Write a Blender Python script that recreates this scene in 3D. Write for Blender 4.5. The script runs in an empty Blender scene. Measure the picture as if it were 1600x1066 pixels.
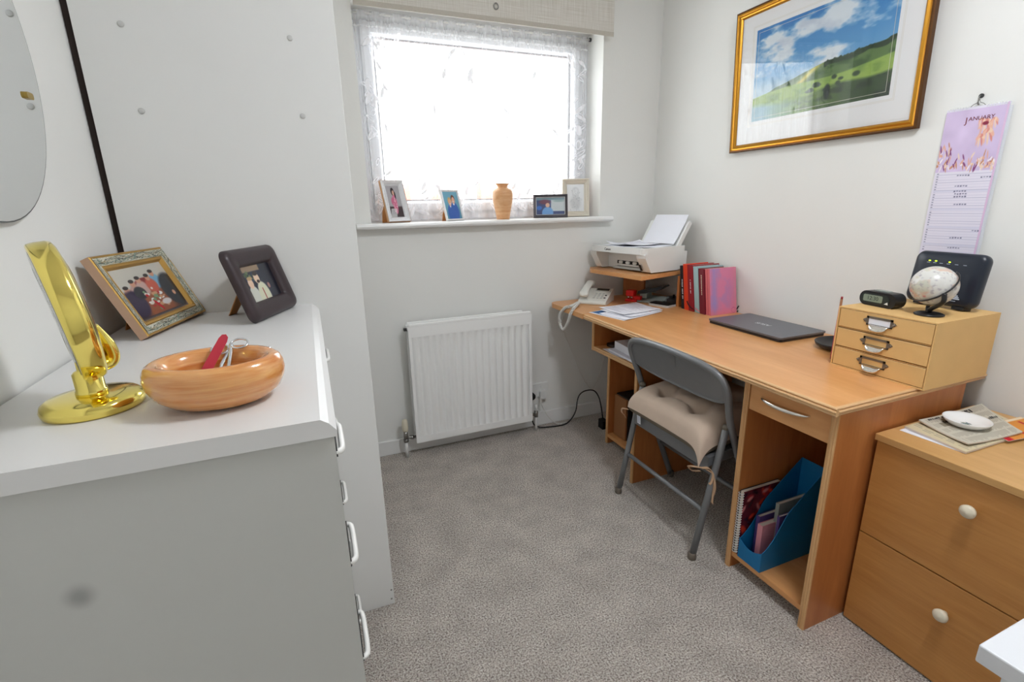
import bpy, math, random
import numpy as np
from mathutils import Matrix, Vector

# ------------------------------------------------------------------ camera, world, light, exposure
SC = bpy.context.scene
COL = SC.collection
R = math.radians
cam_data = bpy.data.cameras.new('camera')
cam_data.sensor_fit = 'HORIZONTAL'
cam_data.sensor_width = 36.0
cam_data.lens = 760.818 / 1600.0 * 36.0
cam_data.clip_start = 0.02
cam = bpy.data.objects.new('camera', cam_data)
COL.objects.link(cam)
_r = Vector((0.92471864, -0.38008018, -0.02084474))
_d = Vector((-0.12010662, -0.23937461, -0.96346987))
_f = Vector((0.3612061, 0.89344214, -0.2670043))
cam.matrix_world = Matrix(((_r.x, -_d.x, -_f.x, 0.0), (_r.y, -_d.y, -_f.y, 0.0), (_r.z, -_d.z, -_f.z, 1.25), (0, 0, 0, 1)))
SC.camera = cam

world = bpy.data.worlds.new('overcast_sky')
SC.world = world
world.use_nodes = True
_wn = world.node_tree.nodes
_wn['Background'].inputs['Color'].default_value = (0.94, 0.97, 1.0, 1)
_wn['Background'].inputs['Strength'].default_value = 2.7

# daylight coming in through the window opening (portal helps the sampling of the sky)
_pl = bpy.data.lights.new('window_daylight', 'AREA')
_pl.shape = 'RECTANGLE'; _pl.size = 1.23; _pl.size_y = 0.92
_pl.cycles.is_portal = True
_po = bpy.data.objects.new('window_daylight', _pl)
_po.location = (0.893, 2.66, 1.645); _po.rotation_euler = (R(-90), 0, 0)
COL.objects.link(_po)

FILL_STRENGTH = 31.0
SC.cycles.transparent_max_bounces = 32
SC.view_settings.view_transform = 'Standard'
SC.view_settings.look = 'None'
SC.view_settings.exposure = 1.15
SC.view_settings.gamma = 1.0
SC.view_settings.use_curve_mapping = False

# ------------------------------------------------------------------ helpers
random.seed(4)
RNG = np.random.RandomState(7)


def lin(c):
    c = np.asarray(c, float) / 255.0
    return np.where(c <= 0.04045, c / 12.92, ((c + 0.055) / 1.055) ** 2.4)


def rgba(c):
    l = lin(c)
    return (float(l[0]), float(l[1]), float(l[2]), 1.0)


MATS = {}


def new_mat(name):
    m = bpy.data.materials.new(name)
    m.use_nodes = True
    MATS[name] = m
    return m, m.node_tree.nodes, m.node_tree.links, m.node_tree.nodes['Principled BSDF']


def plain(name, c, rough=0.5, metal=0.0, spec=0.5, var=0.0, vscale=40.0, bump=0.0, bscale=200.0, coat=0.0, sheen=0.0):
    m, N, L, b = new_mat(name)
    b.inputs['Base Color'].default_value = rgba(c)
    b.inputs['Roughness'].default_value = rough
    b.inputs['Metallic'].default_value = metal
    b.inputs['Specular IOR Level'].default_value = spec
    b.inputs['Coat Weight'].default_value = coat
    b.inputs['Sheen Weight'].default_value = sheen
    tc = N.new('ShaderNodeTexCoord')
    if var > 0:
        n = N.new('ShaderNodeTexNoise'); n.inputs['Scale'].default_value = vscale; n.inputs['Detail'].default_value = 4
        L.new(tc.outputs['Object'], n.inputs['Vector'])
        mx = N.new('ShaderNodeMix'); mx.data_type = 'RGBA'
        c = np.asarray(c, float)
        mx.inputs[6].default_value = rgba(np.clip(c * (1 - var), 0, 255)); mx.inputs[7].default_value = rgba(np.clip(c * (1 + var), 0, 255))
        L.new(n.outputs['Fac'], mx.inputs[0]); L.new(mx.outputs[2], b.inputs['Base Color'])
    if bump > 0:
        n2 = N.new('ShaderNodeTexNoise'); n2.inputs['Scale'].default_value = bscale; n2.inputs['Detail'].default_value = 3
        L.new(tc.outputs['Object'], n2.inputs['Vector'])
        bp = N.new('ShaderNodeBump'); bp.inputs['Strength'].default_value = bump; bp.inputs['Distance'].default_value = 0.002
        L.new(n2.outputs['Fac'], bp.inputs['Height']); L.new(bp.outputs['Normal'], b.inputs['Normal'])
    return m


def wood(name, c1, c2, grain='y', freq=28.0, stretch=14.0, rough=0.4, streak=0.5, knots=0.0, coat=0.0):
    """wood grain running along one object axis"""
    m, N, L, b = new_mat(name)
    tc = N.new('ShaderNodeTexCoord')
    mp = N.new('ShaderNodeMapping')
    s = {'x': (1 / stretch, 1, 1), 'y': (1, 1 / stretch, 1), 'z': (1, 1, 1 / stretch), 'layers': (1 / stretch, 3.0 / stretch, 1)}[grain]
    mp.inputs['Scale'].default_value = s
    L.new(tc.outputs['Object'], mp.inputs['Vector'])
    n1 = N.new('ShaderNodeTexNoise'); n1.inputs['Scale'].default_value = freq; n1.inputs['Detail'].default_value = 6
    n1.inputs['Distortion'].default_value = 0.8
    n2 = N.new('ShaderNodeTexNoise'); n2.inputs['Scale'].default_value = freq * 7; n2.inputs['Detail'].default_value = 3
    L.new(mp.outputs['Vector'], n1.inputs['Vector']); L.new(mp.outputs['Vector'], n2.inputs['Vector'])
    ad = N.new('ShaderNodeMath'); ad.operation = 'MULTIPLY_ADD'; ad.inputs[1].default_value = streak
    L.new(n2.outputs['Fac'], ad.inputs[0]); L.new(n1.outputs['Fac'], ad.inputs[2])
    rp = N.new('ShaderNodeMapRange'); rp.inputs['From Min'].default_value = 0.3 + streak * 0.3; rp.inputs['From Max'].default_value = 0.7 + streak * 0.7
    L.new(ad.outputs[0], rp.inputs['Value'])
    mx = N.new('ShaderNodeMix'); mx.data_type = 'RGBA'
    mx.inputs[6].default_value = rgba(c1); mx.inputs[7].default_value = rgba(c2)
    L.new(rp.outputs['Result'], mx.inputs[0]); L.new(mx.outputs[2], b.inputs['Base Color'])
    b.inputs['Roughness'].default_value = rough
    b.inputs['Coat Weight'].default_value = coat
    b.inputs['Coat Roughness'].default_value = 0.05
    return m


def print_mat(name, rough=0.5, spec=0.4, coat=0.0):
    m, N, L, b = new_mat(name)
    a = N.new('ShaderNodeAttribute'); a.attribute_name = 'Col'
    L.new(a.outputs['Color'], b.inputs['Base Color'])
    b.inputs['Roughness'].default_value = rough
    b.inputs['Specular IOR Level'].default_value = spec
    b.inputs['Coat Weight'].default_value = coat
    return m


def pane_mat(name, tint=(255, 255, 255), refl=1.0, rough=0.0):
    """thin glass: clear with a Fresnel reflection"""
    m, N, L, b = new_mat(name)
    N.remove(b)
    out = N['Material Output']
    t = N.new('ShaderNodeBsdfTransparent'); t.inputs['Color'].default_value = rgba(tint)
    g = N.new('ShaderNodeBsdfGlossy'); g.inputs['Roughness'].default_value = rough
    fr = N.new('ShaderNodeFresnel')
    gm = N.new('ShaderNodeNewGeometry'); mi = N.new('ShaderNodeMapRange')      # same reflectance from both faces of the thin sheet
    mi.inputs['To Min'].default_value = 1.5; mi.inputs['To Max'].default_value = 1 / 1.5
    L.new(gm.outputs['Backfacing'], mi.inputs['Value']); L.new(mi.outputs['Result'], fr.inputs['IOR'])
    mu = N.new('ShaderNodeMath'); mu.operation = 'MULTIPLY'; mu.inputs[1].default_value = refl
    mu.use_clamp = True
    ms = N.new('ShaderNodeMixShader')
    L.new(fr.outputs[0], mu.inputs[0]); L.new(mu.outputs[0], ms.inputs[0]); L.new(t.outputs[0], ms.inputs[1]); L.new(g.outputs[0], ms.inputs[2])
    L.new(ms.outputs[0], out.inputs['Surface'])
    return m


def xform(o):
    m = o.matrix_basis.copy()
    p = o.parent
    while p:
        m = p.matrix_basis @ m
        p = p.parent
    return m


def catmull(pts, k=8, closed=False):
    P = [Vector(p) for p in pts]
    n = len(P)
    out = []
    rng = range(n if closed else n - 1)
    for i in rng:
        p1, p2 = P[i], P[(i + 1) % n]
        p0 = P[i - 1] if (closed or i > 0) else p1 * 2 - p2
        p3 = P[(i + 2) % n] if (closed or i + 2 < n) else p2 * 2 - p1
        for j in range(k):
            t = j / k
            out.append(0.5 * ((2 * p1) + (p2 - p0) * t + (2 * p0 - 5 * p1 + 4 * p2 - p3) * t * t + (3 * p1 - p0 - 3 * p2 + p3) * t ** 3))
    if not closed:
        out.append(P[-1])
    return out


class MB:
    def __init__(self):
        self.v = []; self.f = []; self.m = []; self.s = []

    def add(self, vs, fs, mi=0, smooth=False):
        o = len(self.v)
        self.v += [tuple(v) for v in vs]
        for f in fs:
            self.f.append(tuple(i + o for i in f)); self.m.append(mi); self.s.append(smooth)
        return self

    def box(self, x0, x1, y0, y1, z0, z1, mi=0):
        v = [(x, y, z) for z in (z0, z1) for y in (y0, y1) for x in (x0, x1)]
        return self.add(v, [(0, 2, 3, 1), (4, 5, 7, 6), (0, 1, 5, 4), (2, 6, 7, 3), (0, 4, 6, 2), (1, 3, 7, 5)], mi)

    def prism(self, poly, a, b, axis='z', mi=0, smooth=False):
        def pt(p, t):
            return {'z': (p[0], p[1], t), 'x': (t, p[0], p[1]), 'y': (p[0], t, p[1])}[axis]
        n = len(poly)
        v = [pt(p, a) for p in poly] + [pt(p, b) for p in poly]
        self.add(v, [tuple(range(n - 1, -1, -1)), tuple(range(n, 2 * n))], mi)
        self.add(v, [(i, (i + 1) % n, n + (i + 1) % n, n + i) for i in range(n)], mi, smooth)
        return self

    def tube(self, pts, r, n=8, mi=0, closed=False, caps=True, flat=1.0):
        P = [Vector(p) for p in pts]
        k = len(P)
        rr = r if isinstance(r, (list, tuple)) else [r] * k
        t0 = (P[1] - P[0]).normalized()
        u = t0.orthogonal().normalized()
        vs = []
        for i in range(k):
            if closed:
                t = P[(i + 1) % k] - P[i - 1]
            else:
                t = P[min(i + 1, k - 1)] - P[max(i - 1, 0)]
            if t.length < 1e-9:
                t = t0
            t = t.normalized()
            u = (u - t * u.dot(t))
            u = u.normalized() if u.length > 1e-6 else t.orthogonal().normalized()
            w = t.cross(u)
            for j in range(n):
                a = 2 * math.pi * j / n
                vs.append(P[i] + u * (math.cos(a) * rr[i]) + w * (math.sin(a) * rr[i] * flat))
        fs = []
        for i in range(k if closed else k - 1):
            for j in range(n):
                a = i * n + j; b = i * n + (j + 1) % n
                c = ((i + 1) % k) * n + (j + 1) % n; d = ((i + 1) % k) * n + j
                fs.append((a, b, c, d))
        self.add(vs, fs, mi, True)
        if caps and not closed:
            o = len(self.v) - len(vs)
            self.f.append(tuple(o + j for j in range(n - 1, -1, -1))); self.m.append(mi); self.s.append(False)
            self.f.append(tuple(o + (k - 1) * n + j for j in range(n))); self.m.append(mi); self.s.append(False)
        return self

    def cyl(self, p0, p1, r0, r1=None, n=20, mi=0):
        return self.tube([p0, p1], [r0, r0 if r1 is None else r1], n, mi)

    def lathe(self, prof, c=(0, 0, 0), n=32, mi=0, sx=1.0, sy=1.0, mat=None, smooth=True):
        vs = []
        for (r, z) in prof:
            for j in range(n):
                a = 2 * math.pi * j / n
                p = Vector((r * math.cos(a) * sx, r * math.sin(a) * sy, z))
                if mat is not None:
                    p = mat @ p
                vs.append(p + Vector(c))
        k = len(prof)
        fs = [(i * n + j, i * n + (j + 1) % n, (i + 1) * n + (j + 1) % n, (i + 1) * n + j) for i in range(k - 1) for j in range(n)]
        o = len(self.v)
        self.add(vs, fs, mi, smooth)
        for idx, rev in ((0, True), (k - 1, False)):
            if prof[idx][0] > 1e-6:
                q = [o + idx * n + j for j in range(n)]
                self.f.append(tuple(reversed(q)) if rev else tuple(q)); self.m.append(mi); self.s.append(False)
        return self

    def grid(self, fn, nu, nv, mi=0, smooth=True):
        vs = [fn(i / nu, j / nv) for j in range(nv + 1) for i in range(nu + 1)]
        w = nu + 1
        return self.add(vs, [(j * w + i, j * w + i + 1, (j + 1) * w + i + 1, (j + 1) * w + i) for j in range(nv) for i in range(nu)], mi, smooth)

    def ring(self, w, h, prof, mi=0, x0=None, z0=0.0, smooth=False):
        """rectangular mitred moulding: profile of (inset, y)"""
        x0 = -w / 2 if x0 is None else x0
        vs = []
        for (i, y) in prof:
            vs += [(x0 + i, y, z0 + i), (x0 + w - i, y, z0 + i), (x0 + w - i, y, z0 + h - i), (x0 + i, y, z0 + h - i)]
        k = len(prof)
        fs = []
        for a in range(k - 1):
            for j in range(4):
                fs.append((a * 4 + j, a * 4 + (j + 1) % 4, (a + 1) * 4 + (j + 1) % 4, (a + 1) * 4 + j))
        return self.add(vs, fs, mi, smooth)

    def build(self, name, mat, parent=None, local=True, bevel=0.0, seg=2, sub=0, solid=0.0, kind=None, merge=False):
        me = bpy.data.meshes.new(name)
        vs = self.v
        if parent is not None and not local:
            inv = xform(parent).inverted()
            vs = [tuple(inv @ Vector(v)) for v in vs]
        me.from_pydata(vs, [], self.f)
        mats = mat if isinstance(mat, (list, tuple)) else [mat]
        for mm in mats:
            me.materials.append(MATS[mm] if isinstance(mm, str) else mm)
        me.polygons.foreach_set('material_index', self.m)
        me.polygons.foreach_set('use_smooth', self.s)
        if merge:
            import bmesh
            bm = bmesh.new(); bm.from_mesh(me); bmesh.ops.remove_doubles(bm, verts=bm.verts, dist=1e-6)
            bmesh.ops.recalc_face_normals(bm, faces=bm.faces); bm.to_mesh(me); bm.free()
        me.update()
        o = bpy.data.objects.new(name, me)
        COL.objects.link(o)
        if parent is not None:
            o.parent = parent
        if bevel > 0:
            md = o.modifiers.new('bevel', 'BEVEL'); md.width = bevel; md.segments = seg; md.limit_method = 'ANGLE'; md.angle_limit = R(40)
            md.harden_normals = False
        if solid:
            md = o.modifiers.new('solid', 'SOLIDIFY'); md.thickness = solid; md.offset = 0
        if sub:
            md = o.modifiers.new('sub', 'SUBSURF'); md.levels = sub; md.render_levels = sub
        if kind:
            o['kind'] = kind
        return o


def tag(o, label, cat, group=None, kind=None):
    o['label'] = label; o['category'] = cat
    if group:
        o['group'] = group
    if kind:
        o['kind'] = kind
    return o


def thing(name, label, cat, loc=(0, 0, 0), yaw=0.0, lean=0.0, group=None, roll=0.0):
    o = bpy.data.objects.new(name, None)
    o.empty_display_size = 0.05
    COL.objects.link(o)
    o.location = loc
    o.rotation_euler = (-lean, roll, yaw)
    return tag(o, label, cat, group)


def rrect(w, h, r, k=5, cx=0.0, cy=0.0):
    out = []
    for (sx, sy, a0) in ((1, 1, 0), (-1, 1, 90), (-1, -1, 180), (1, -1, 270)):
        for i in range(k + 1):
            a = R(a0 + 90 * i / k)
            out.append((cx + sx * (w / 2 - r) + r * math.cos(a), cy + sy * (h / 2 - r) + r * math.sin(a)))
    return out


# ---- painted prints (photographs, calendar art, pages): colour per grid point of a flat sheet
def vn(U, V, fx, fy, seed):
    rs = np.random.RandomState(seed)
    nx, ny = int(fx) + 3, int(fy) + 3
    g = rs.rand(ny, nx)
    x = np.clip(U, 0, 1) * fx; y = np.clip(V, 0, 1) * fy
    xi = np.floor(x).astype(int); yi = np.floor(y).astype(int)
    xf = x - xi; yf = y - yi
    xf = xf * xf * (3 - 2 * xf); yf = yf * yf * (3 - 2 * yf)
    return (g[yi, xi] * (1 - xf) + g[yi, xi + 1] * xf) * (1 - yf) + (g[yi + 1, xi] * (1 - xf) + g[yi + 1, xi + 1] * xf) * yf


def fbm(U, V, fx, fy, seed, o=4):
    s = 0; a = 0.5; t = 0
    for i in range(o):
        s = s + a * vn(U, V, fx * 2 ** i, fy * 2 ** i, seed + i); t += a; a *= 0.55
    return s / t


class Paint:
    def __init__(self, nx, ny, bg):
        self.U, self.V = np.meshgrid(np.linspace(0, 1, nx), np.linspace(0, 1, ny))
        self.c = np.ones((ny, nx, 3)) * np.asarray(bg, float)

    def put(self, mask, col):
        m = np.clip(mask, 0, 1)[..., None]
        self.c = self.c * (1 - m) + np.asarray(col, float) * m
        return self

    def ell(self, cx, cy, rx, ry, col, soft=0.15, rot=0.0):
        x = self.U - cx; y = self.V - cy
        a = R(rot)
        xr = (x * math.cos(a) + y * math.sin(a)) / rx; yr = (-x * math.sin(a) + y * math.cos(a)) / ry
        d = np.sqrt(xr * xr + yr * yr)
        return self.put((1 - d) / soft + 0.5, col)

    def rect(self, x0, x1, y0, y1, col, soft=0.004):
        m = np.minimum(np.minimum(self.U - x0, x1 - self.U), np.minimum(self.V - y0, y1 - self.V))
        return self.put(m / soft + 0.5, col)

    def build(self, name, mat, parent, fn, kind=None):
        """fn(u, v) gives local position"""
        ny, nx = self.U.shape
        vs = [fn(self.U[j, i], self.V[j, i]) for j in range(ny) for i in range(nx)]
        fs = [(j * nx + i, j * nx + i + 1, (j + 1) * nx + i + 1, (j + 1) * nx + i) for j in range(ny - 1) for i in range(nx - 1)]
        b = MB(); b.add(vs, fs, 0, False)
        o = b.build(name, mat, parent, kind=kind)
        at = o.data.color_attributes.new('Col', 'FLOAT_COLOR', 'POINT')
        col = np.ones((nx * ny, 4), np.float32)
        col[:, :3] = lin(np.clip(self.c, 0, 255)).reshape(-1, 3)
        at.data.foreach_set('color', col.ravel())
        return o


def upright(w, h, y, z0=0.0, x0=None):
    x0 = -w / 2 if x0 is None else x0
    return lambda u, v: (x0 + u * w, y, z0 + v * h)


def lettering(name, text, size, mat, parent, mtx, extrude=0.0003, align='CENTER', bold=0.0):
    cu = bpy.data.curves.new(name, 'FONT')
    cu.body = text; cu.size = size; cu.extrude = extrude; cu.align_x = align; cu.align_y = 'CENTER'
    cu.offset = bold
    cu.materials.append(MATS[mat])
    tmp = bpy.data.objects.new(name, cu)
    COL.objects.link(tmp)
    dg = bpy.context.evaluated_depsgraph_get()
    me = bpy.data.meshes.new_from_object(tmp.evaluated_get(dg))
    bpy.data.objects.remove(tmp); bpy.data.curves.remove(cu)
    me.transform(mtx)
    o = bpy.data.objects.new(name, me)
    COL.objects.link(o)
    o.parent = parent
    return o


FRONT = Matrix.Rotation(R(90), 4, 'X')     # text lying in local x/z, read from -y
def at_(x, y, z, m=None):
    t = Matrix.Translation((x, y, z))
    return t @ m if m is not None else t

# ------------------------------------------------------------------ materials
plain('wall_paint', (240, 240, 236), 0.85, spec=0.2, var=0.012, vscale=3.0, bump=0.12, bscale=90)
plain('ceiling_paint', (246, 246, 245), 0.9, spec=0.2)
plain('gloss_white', (240, 240, 238), 0.3)
plain('upvc', (238, 240, 244), 0.3)
plain('laminate', (234, 234, 231), 0.42, spec=0.4, var=0.008, vscale=4)
plain('laminate_top', (230, 229, 227), 0.36, spec=0.45)
plain('cap_white', (204, 204, 201), 0.5)
plain('dark_gap', (38, 24, 18), 0.8)
plain('handle_white', (240, 239, 234), 0.3)
plain('handle_line', (40, 38, 36), 0.6)
plain('radiator_white', (253, 253, 251), 0.35)
plain('cream_plastic', (228, 220, 198), 0.4)
plain('chrome', (225, 228, 232), 0.12, 1.0)
plain('dull_metal', (150, 148, 144), 0.35, 1.0)
plain('black_plastic', (20, 20, 23), 0.35)
plain('black_rubber', (18, 18, 18), 0.6)
plain('white_plastic', (236, 237, 234), 0.38)
plain('white_cord', (232, 230, 224), 0.5)
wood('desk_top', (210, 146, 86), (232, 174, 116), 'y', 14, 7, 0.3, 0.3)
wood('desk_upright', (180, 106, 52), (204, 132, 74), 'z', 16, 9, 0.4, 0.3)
wood('desk_edge', (206, 156, 104), (238, 198, 148), 'y', 60, 60, 0.4, 0.5)
wood('desk_edge_z', (202, 148, 94), (232, 188, 134), 'z', 60, 60, 0.4, 0.5)
wood('desk_edge_x', (206, 156, 104), (238, 198, 148), 'x', 60, 60, 0.4, 0.5)
plain('edge_groove', (150, 92, 52), 0.5)
wood('beech', (186, 126, 64), (208, 150, 84), 'y', 24, 12, 0.38, 0.5)
wood('beech_top', (200, 152, 92), (216, 170, 110), 'y', 24, 12, 0.38, 0.4)
wood('pine_stand', (184, 122, 62), (206, 146, 84), 'z', 30, 8, 0.6, 0.3)
plain('knob_cream', (238, 228, 204), 0.25)
plain('kraft_box', (226, 184, 120), 0.62, var=0.03, vscale=14)
plain('kraft_edge', (232, 196, 138), 0.65)
plain('kraft_line', (86, 60, 36), 0.8)
plain('pewter', (132, 124, 114), 0.38, 0.85)
plain('pull_nickel', (232, 228, 220), 0.16, 1.0)
plain('brass', (246, 226, 124), 0.10, 1.0)
plain('brass_clip', (176, 150, 80), 0.3, 0.9)
plain('mirror_glass', (238, 240, 240), 0.01, 1.0)
plain('mirror_edge', (70, 72, 72), 0.3)
wood('bowl_wood', (206, 116, 44), (246, 190, 122), 'layers', 120, 24, 0.2, 0.35, coat=0.8)
wood('vase_wood', (214, 146, 94), (242, 200, 152), 'layers', 70, 12, 0.35, 0.35)
plain('file_red', (188, 24, 52), 0.45)
plain('chair_metal', (124, 125, 127), 0.34, 0.25, var=0.03, vscale=30)
plain('chair_tip', (110, 100, 88), 0.6)
plain('cushion_cloth', (208, 186, 166), 0.95, var=0.06, vscale=9, bump=0.35, bscale=420, sheen=0.2)
plain('ribbon_cloth', (180, 146, 116), 0.9)
plain('mesh_back', (120, 108, 92), 0.9, bump=0.6, bscale=600)
plain('paper', (240, 241, 248), 0.75)
plain('paper_side', (226, 228, 238), 0.8)
plain('ink', (40, 42, 58), 0.7)
plain('logo_grey', (52, 54, 60), 0.5)
plain('slot_black', (16, 16, 18), 0.5)
plain('laptop_body', (22, 24, 32), 0.3)
plain('laptop_lid', (112, 114, 120), 0.36, 0.35)
plain('logo_silver', (214, 218, 224), 0.3, 0.5)
plain('router_body', (26, 34, 48), 0.36)
plain('led_green', (190, 240, 60), 0.4)
plain('router_mark', (190, 200, 214), 0.5)
plain('lcd', (136, 150, 134), 0.3)
plain('lcd_dark', (30, 40, 38), 0.4)
plain('phone_body', (232, 232, 224), 0.4)
plain('phone_button', (196, 196, 190), 0.5)
plain('red_plastic', (226, 26, 20), 0.4)
plain('book_black', (28, 28, 36), 0.5)
plain('book_orange', (236, 66, 26), 0.45)
plain('book_red', (150, 18, 36), 0.45)
plain('book_teal', (168, 202, 206), 0.55)
plain('book_maroon', (116, 20, 40), 0.5)
plain('book_rose', (226, 116, 124), 0.4)
plain('page_edge', (226, 214, 200), 0.8)
plain('blue_card', (0, 112, 168), 0.5)
plain('purple_card', (84, 62, 128), 0.5)
plain('pink_card', (226, 150, 160), 0.5)
plain('grey_case', (150, 156, 150), 0.4)
plain('leather_brown', (52, 38, 42), 0.38, spec=0.5, bump=0.1, bscale=300)
plain('frame_silver', (228, 228, 230), 0.3, 0.25)
plain('frame_champagne', (220, 214, 200), 0.34, 0.25)
plain('frame_pewter', (70, 66, 70), 0.35, 0.5)
plain('frame_pine_side', (204, 156, 112), 0.5)
plain('frame_gold_old', (198, 156, 82), 0.35, 0.6)
plain('frame_rose_side', (196, 160, 132), 0.5)
plain('gilt', (196, 140, 48), 0.3, 0.85)
plain('gilt_dark', (96, 62, 30), 0.4, 0.6)
plain('mount_card', (236, 236, 236), 0.8)
plain('ceramic', (244, 244, 242), 0.18)
plain('white_table_top', (238, 240, 244), 0.35, var=0.012, vscale=5)
plain('news_orange', (226, 146, 60), 0.7)
plain('cloth_white', (235, 235, 240), 0.9)
plain('graphite', (60, 60, 62), 0.5)
plain('eraser_pink', (200, 90, 110), 0.7)
plain('pencil_wood', (150, 92, 46), 0.5)
plain('speaker_wood', (150, 100, 58), 0.5)
plain('house_roof', (150, 120, 110), 0.9)
plain('blind_hem', (196, 190, 178), 0.9, var=0.04, vscale=120)
plain('brick', (196, 120, 100), 0.9)
plain('clear_edge', (226, 228, 232), 0.3)
print_mat('print_matte', 0.6, 0.3)
print_mat('print_gloss', 0.25, 0.5)
print_mat('print_paper', 0.8, 0.2)
pane_mat('window_glass', (252, 253, 252), 1.0)
pane_mat('picture_glass', (255, 255, 255), 1.0)
pane_mat('plastic_sheet', (240, 240, 242), 1.0, 0.1)


def carpet_mat():
    m, N, L, b = new_mat('carpet')
    tc = N.new('ShaderNodeTexCoord')
    n1 = N.new('ShaderNodeTexNoise'); n1.inputs['Scale'].default_value = 190; n1.inputs['Detail'].default_value = 4; n1.inputs['Roughness'].default_value = 0.75
    n2 = N.new('ShaderNodeTexNoise'); n2.inputs['Scale'].default_value = 9; n2.inputs['Detail'].default_value = 5
    v = N.new('ShaderNodeTexVoronoi'); v.inputs['Scale'].default_value = 260
    for n in (n1, n2, v):
        L.new(tc.outputs['Object'], n.inputs['Vector'])
    cr = N.new('ShaderNodeValToRGB')
    e = cr.color_ramp.elements
    e[0].position = 0.37; e[0].color = rgba((116, 104, 95))
    e[1].position = 0.64; e[1].color = rgba((255, 253, 246))
    q = e.new(0.5); q.color = rgba((216, 203, 191))
    L.new(n1.outputs['Fac'], cr.inputs['Fac'])
    hs = N.new('ShaderNodeMix'); hs.data_type = 'RGBA'; hs.blend_type = 'MULTIPLY'; hs.inputs[0].default_value = 1.0
    r2 = N.new('ShaderNodeMapRange'); r2.inputs['From Min'].default_value = 0.3; r2.inputs['From Max'].default_value = 0.7
    r2.inputs['To Min'].default_value = 0.84; r2.inputs['To Max'].default_value = 1.1
    L.new(n2.outputs['Fac'], r2.inputs['Value'])
    L.new(cr.outputs['Color'], hs.inputs[6]); L.new(r2.outputs['Result'], hs.inputs[7])
    L.new(hs.outputs[2], b.inputs['Base Color'])
    b.inputs['Roughness'].default_value = 1.0; b.inputs['Specular IOR Level'].default_value = 0.05
    b.inputs['Sheen Weight'].default_value = 0.15
    bp = N.new('ShaderNodeBump'); bp.inputs['Strength'].default_value = 0.9; bp.inputs['Distance'].default_value = 0.006
    ad = N.new('ShaderNodeMath'); ad.operation = 'ADD'
    L.new(n1.outputs['Fac'], ad.inputs[0]); L.new(v.outputs['Distance'], ad.inputs[1])
    L.new(ad.outputs[0], bp.inputs['Height']); L.new(bp.outputs['Normal'], b.inputs['Normal'])


carpet_mat()


def spot_laminate():
    """end panel of the chest: greyer laminate with one darker round spot"""
    m, N, L, b = new_mat('laminate_spotted')
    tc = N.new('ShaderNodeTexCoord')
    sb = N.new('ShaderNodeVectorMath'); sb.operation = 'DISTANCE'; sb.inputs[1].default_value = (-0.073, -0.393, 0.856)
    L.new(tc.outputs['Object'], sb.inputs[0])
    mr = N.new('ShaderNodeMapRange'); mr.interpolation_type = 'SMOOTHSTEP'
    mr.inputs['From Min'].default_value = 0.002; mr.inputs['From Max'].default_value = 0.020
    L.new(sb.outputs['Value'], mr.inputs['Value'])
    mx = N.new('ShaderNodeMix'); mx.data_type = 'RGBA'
    mx.inputs[6].default_value = rgba((164, 164, 161)); mx.inputs[7].default_value = rgba((204, 204, 199))  # spot centre darker than the panel around it
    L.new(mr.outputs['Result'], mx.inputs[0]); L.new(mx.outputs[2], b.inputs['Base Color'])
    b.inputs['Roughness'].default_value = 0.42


spot_laminate()


def linen_mat():
    m, N, L, b = new_mat('blind_linen')
    tc = N.new('ShaderNodeTexCoord')
    outs = []
    for s in ((6, 1, 420), (260, 1, 8)):
        mp = N.new('ShaderNodeMapping'); mp.inputs['Scale'].default_value = s
        n = N.new('ShaderNodeTexNoise'); n.inputs['Scale'].default_value = 1.0; n.inputs['Detail'].default_value = 3
        L.new(tc.outputs['Object'], mp.inputs['Vector']); L.new(mp.outputs['Vector'], n.inputs['Vector'])
        outs.append(n)
    ad = N.new('ShaderNodeMath'); ad.operation = 'ADD'
    L.new(outs[0].outputs['Fac'], ad.inputs[0]); L.new(outs[1].outputs['Fac'], ad.inputs[1])
    mr = N.new('ShaderNodeMapRange'); mr.inputs['From Min'].default_value = 0.75; mr.inputs['From Max'].default_value = 1.25
    L.new(ad.outputs[0], mr.inputs['Value'])
    mx = N.new('ShaderNodeMix'); mx.data_type = 'RGBA'
    mx.inputs[6].default_value = rgba((206, 200, 188)); mx.inputs[7].default_value = rgba((232, 229, 222))
    L.new(mr.outputs['Result'], mx.inputs[0]); L.new(mx.outputs[2], b.inputs['Base Color'])
    b.inputs['Roughness'].default_value = 0.9


linen_mat()


def lace_mat():
    m, N, L, b = new_mat('lace')
    N.remove(b)
    out = N['Material Output']
    a = N.new('ShaderNodeAttribute'); a.attribute_name = 'Col'
    t = N.new('ShaderNodeBsdfTransparent')
    d = N.new('ShaderNodeBsdfDiffuse'); d.inputs['Color'].default_value = rgba((250, 250, 254))
    tl = N.new('ShaderNodeBsdfTranslucent'); tl.inputs['Color'].default_value = rgba((252, 252, 254))
    m1 = N.new('ShaderNodeMixShader'); m1.inputs[0].default_value = 0.5
    th = N.new('ShaderNodeMapRange'); th.inputs['From Min'].default_value = 0.88; th.inputs['From Max'].default_value = 0.97
    th.inputs['To Min'].default_value = 0.5; th.inputs['To Max'].default_value = 0.06     # thick embroidery thread lets little light through
    L.new(a.outputs['Fac'], th.inputs['Value']); L.new(th.outputs['Result'], m1.inputs[0])
    m2 = N.new('ShaderNodeMixShader')
    L.new(d.outputs[0], m1.inputs[1]); L.new(tl.outputs[0], m1.inputs[2])
    L.new(a.outputs['Fac'], m2.inputs[0]); L.new(t.outputs[0], m2.inputs[1]); L.new(m1.outputs[0], m2.inputs[2])
    L.new(m2.outputs[0], out.inputs['Surface'])


lace_mat()


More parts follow.
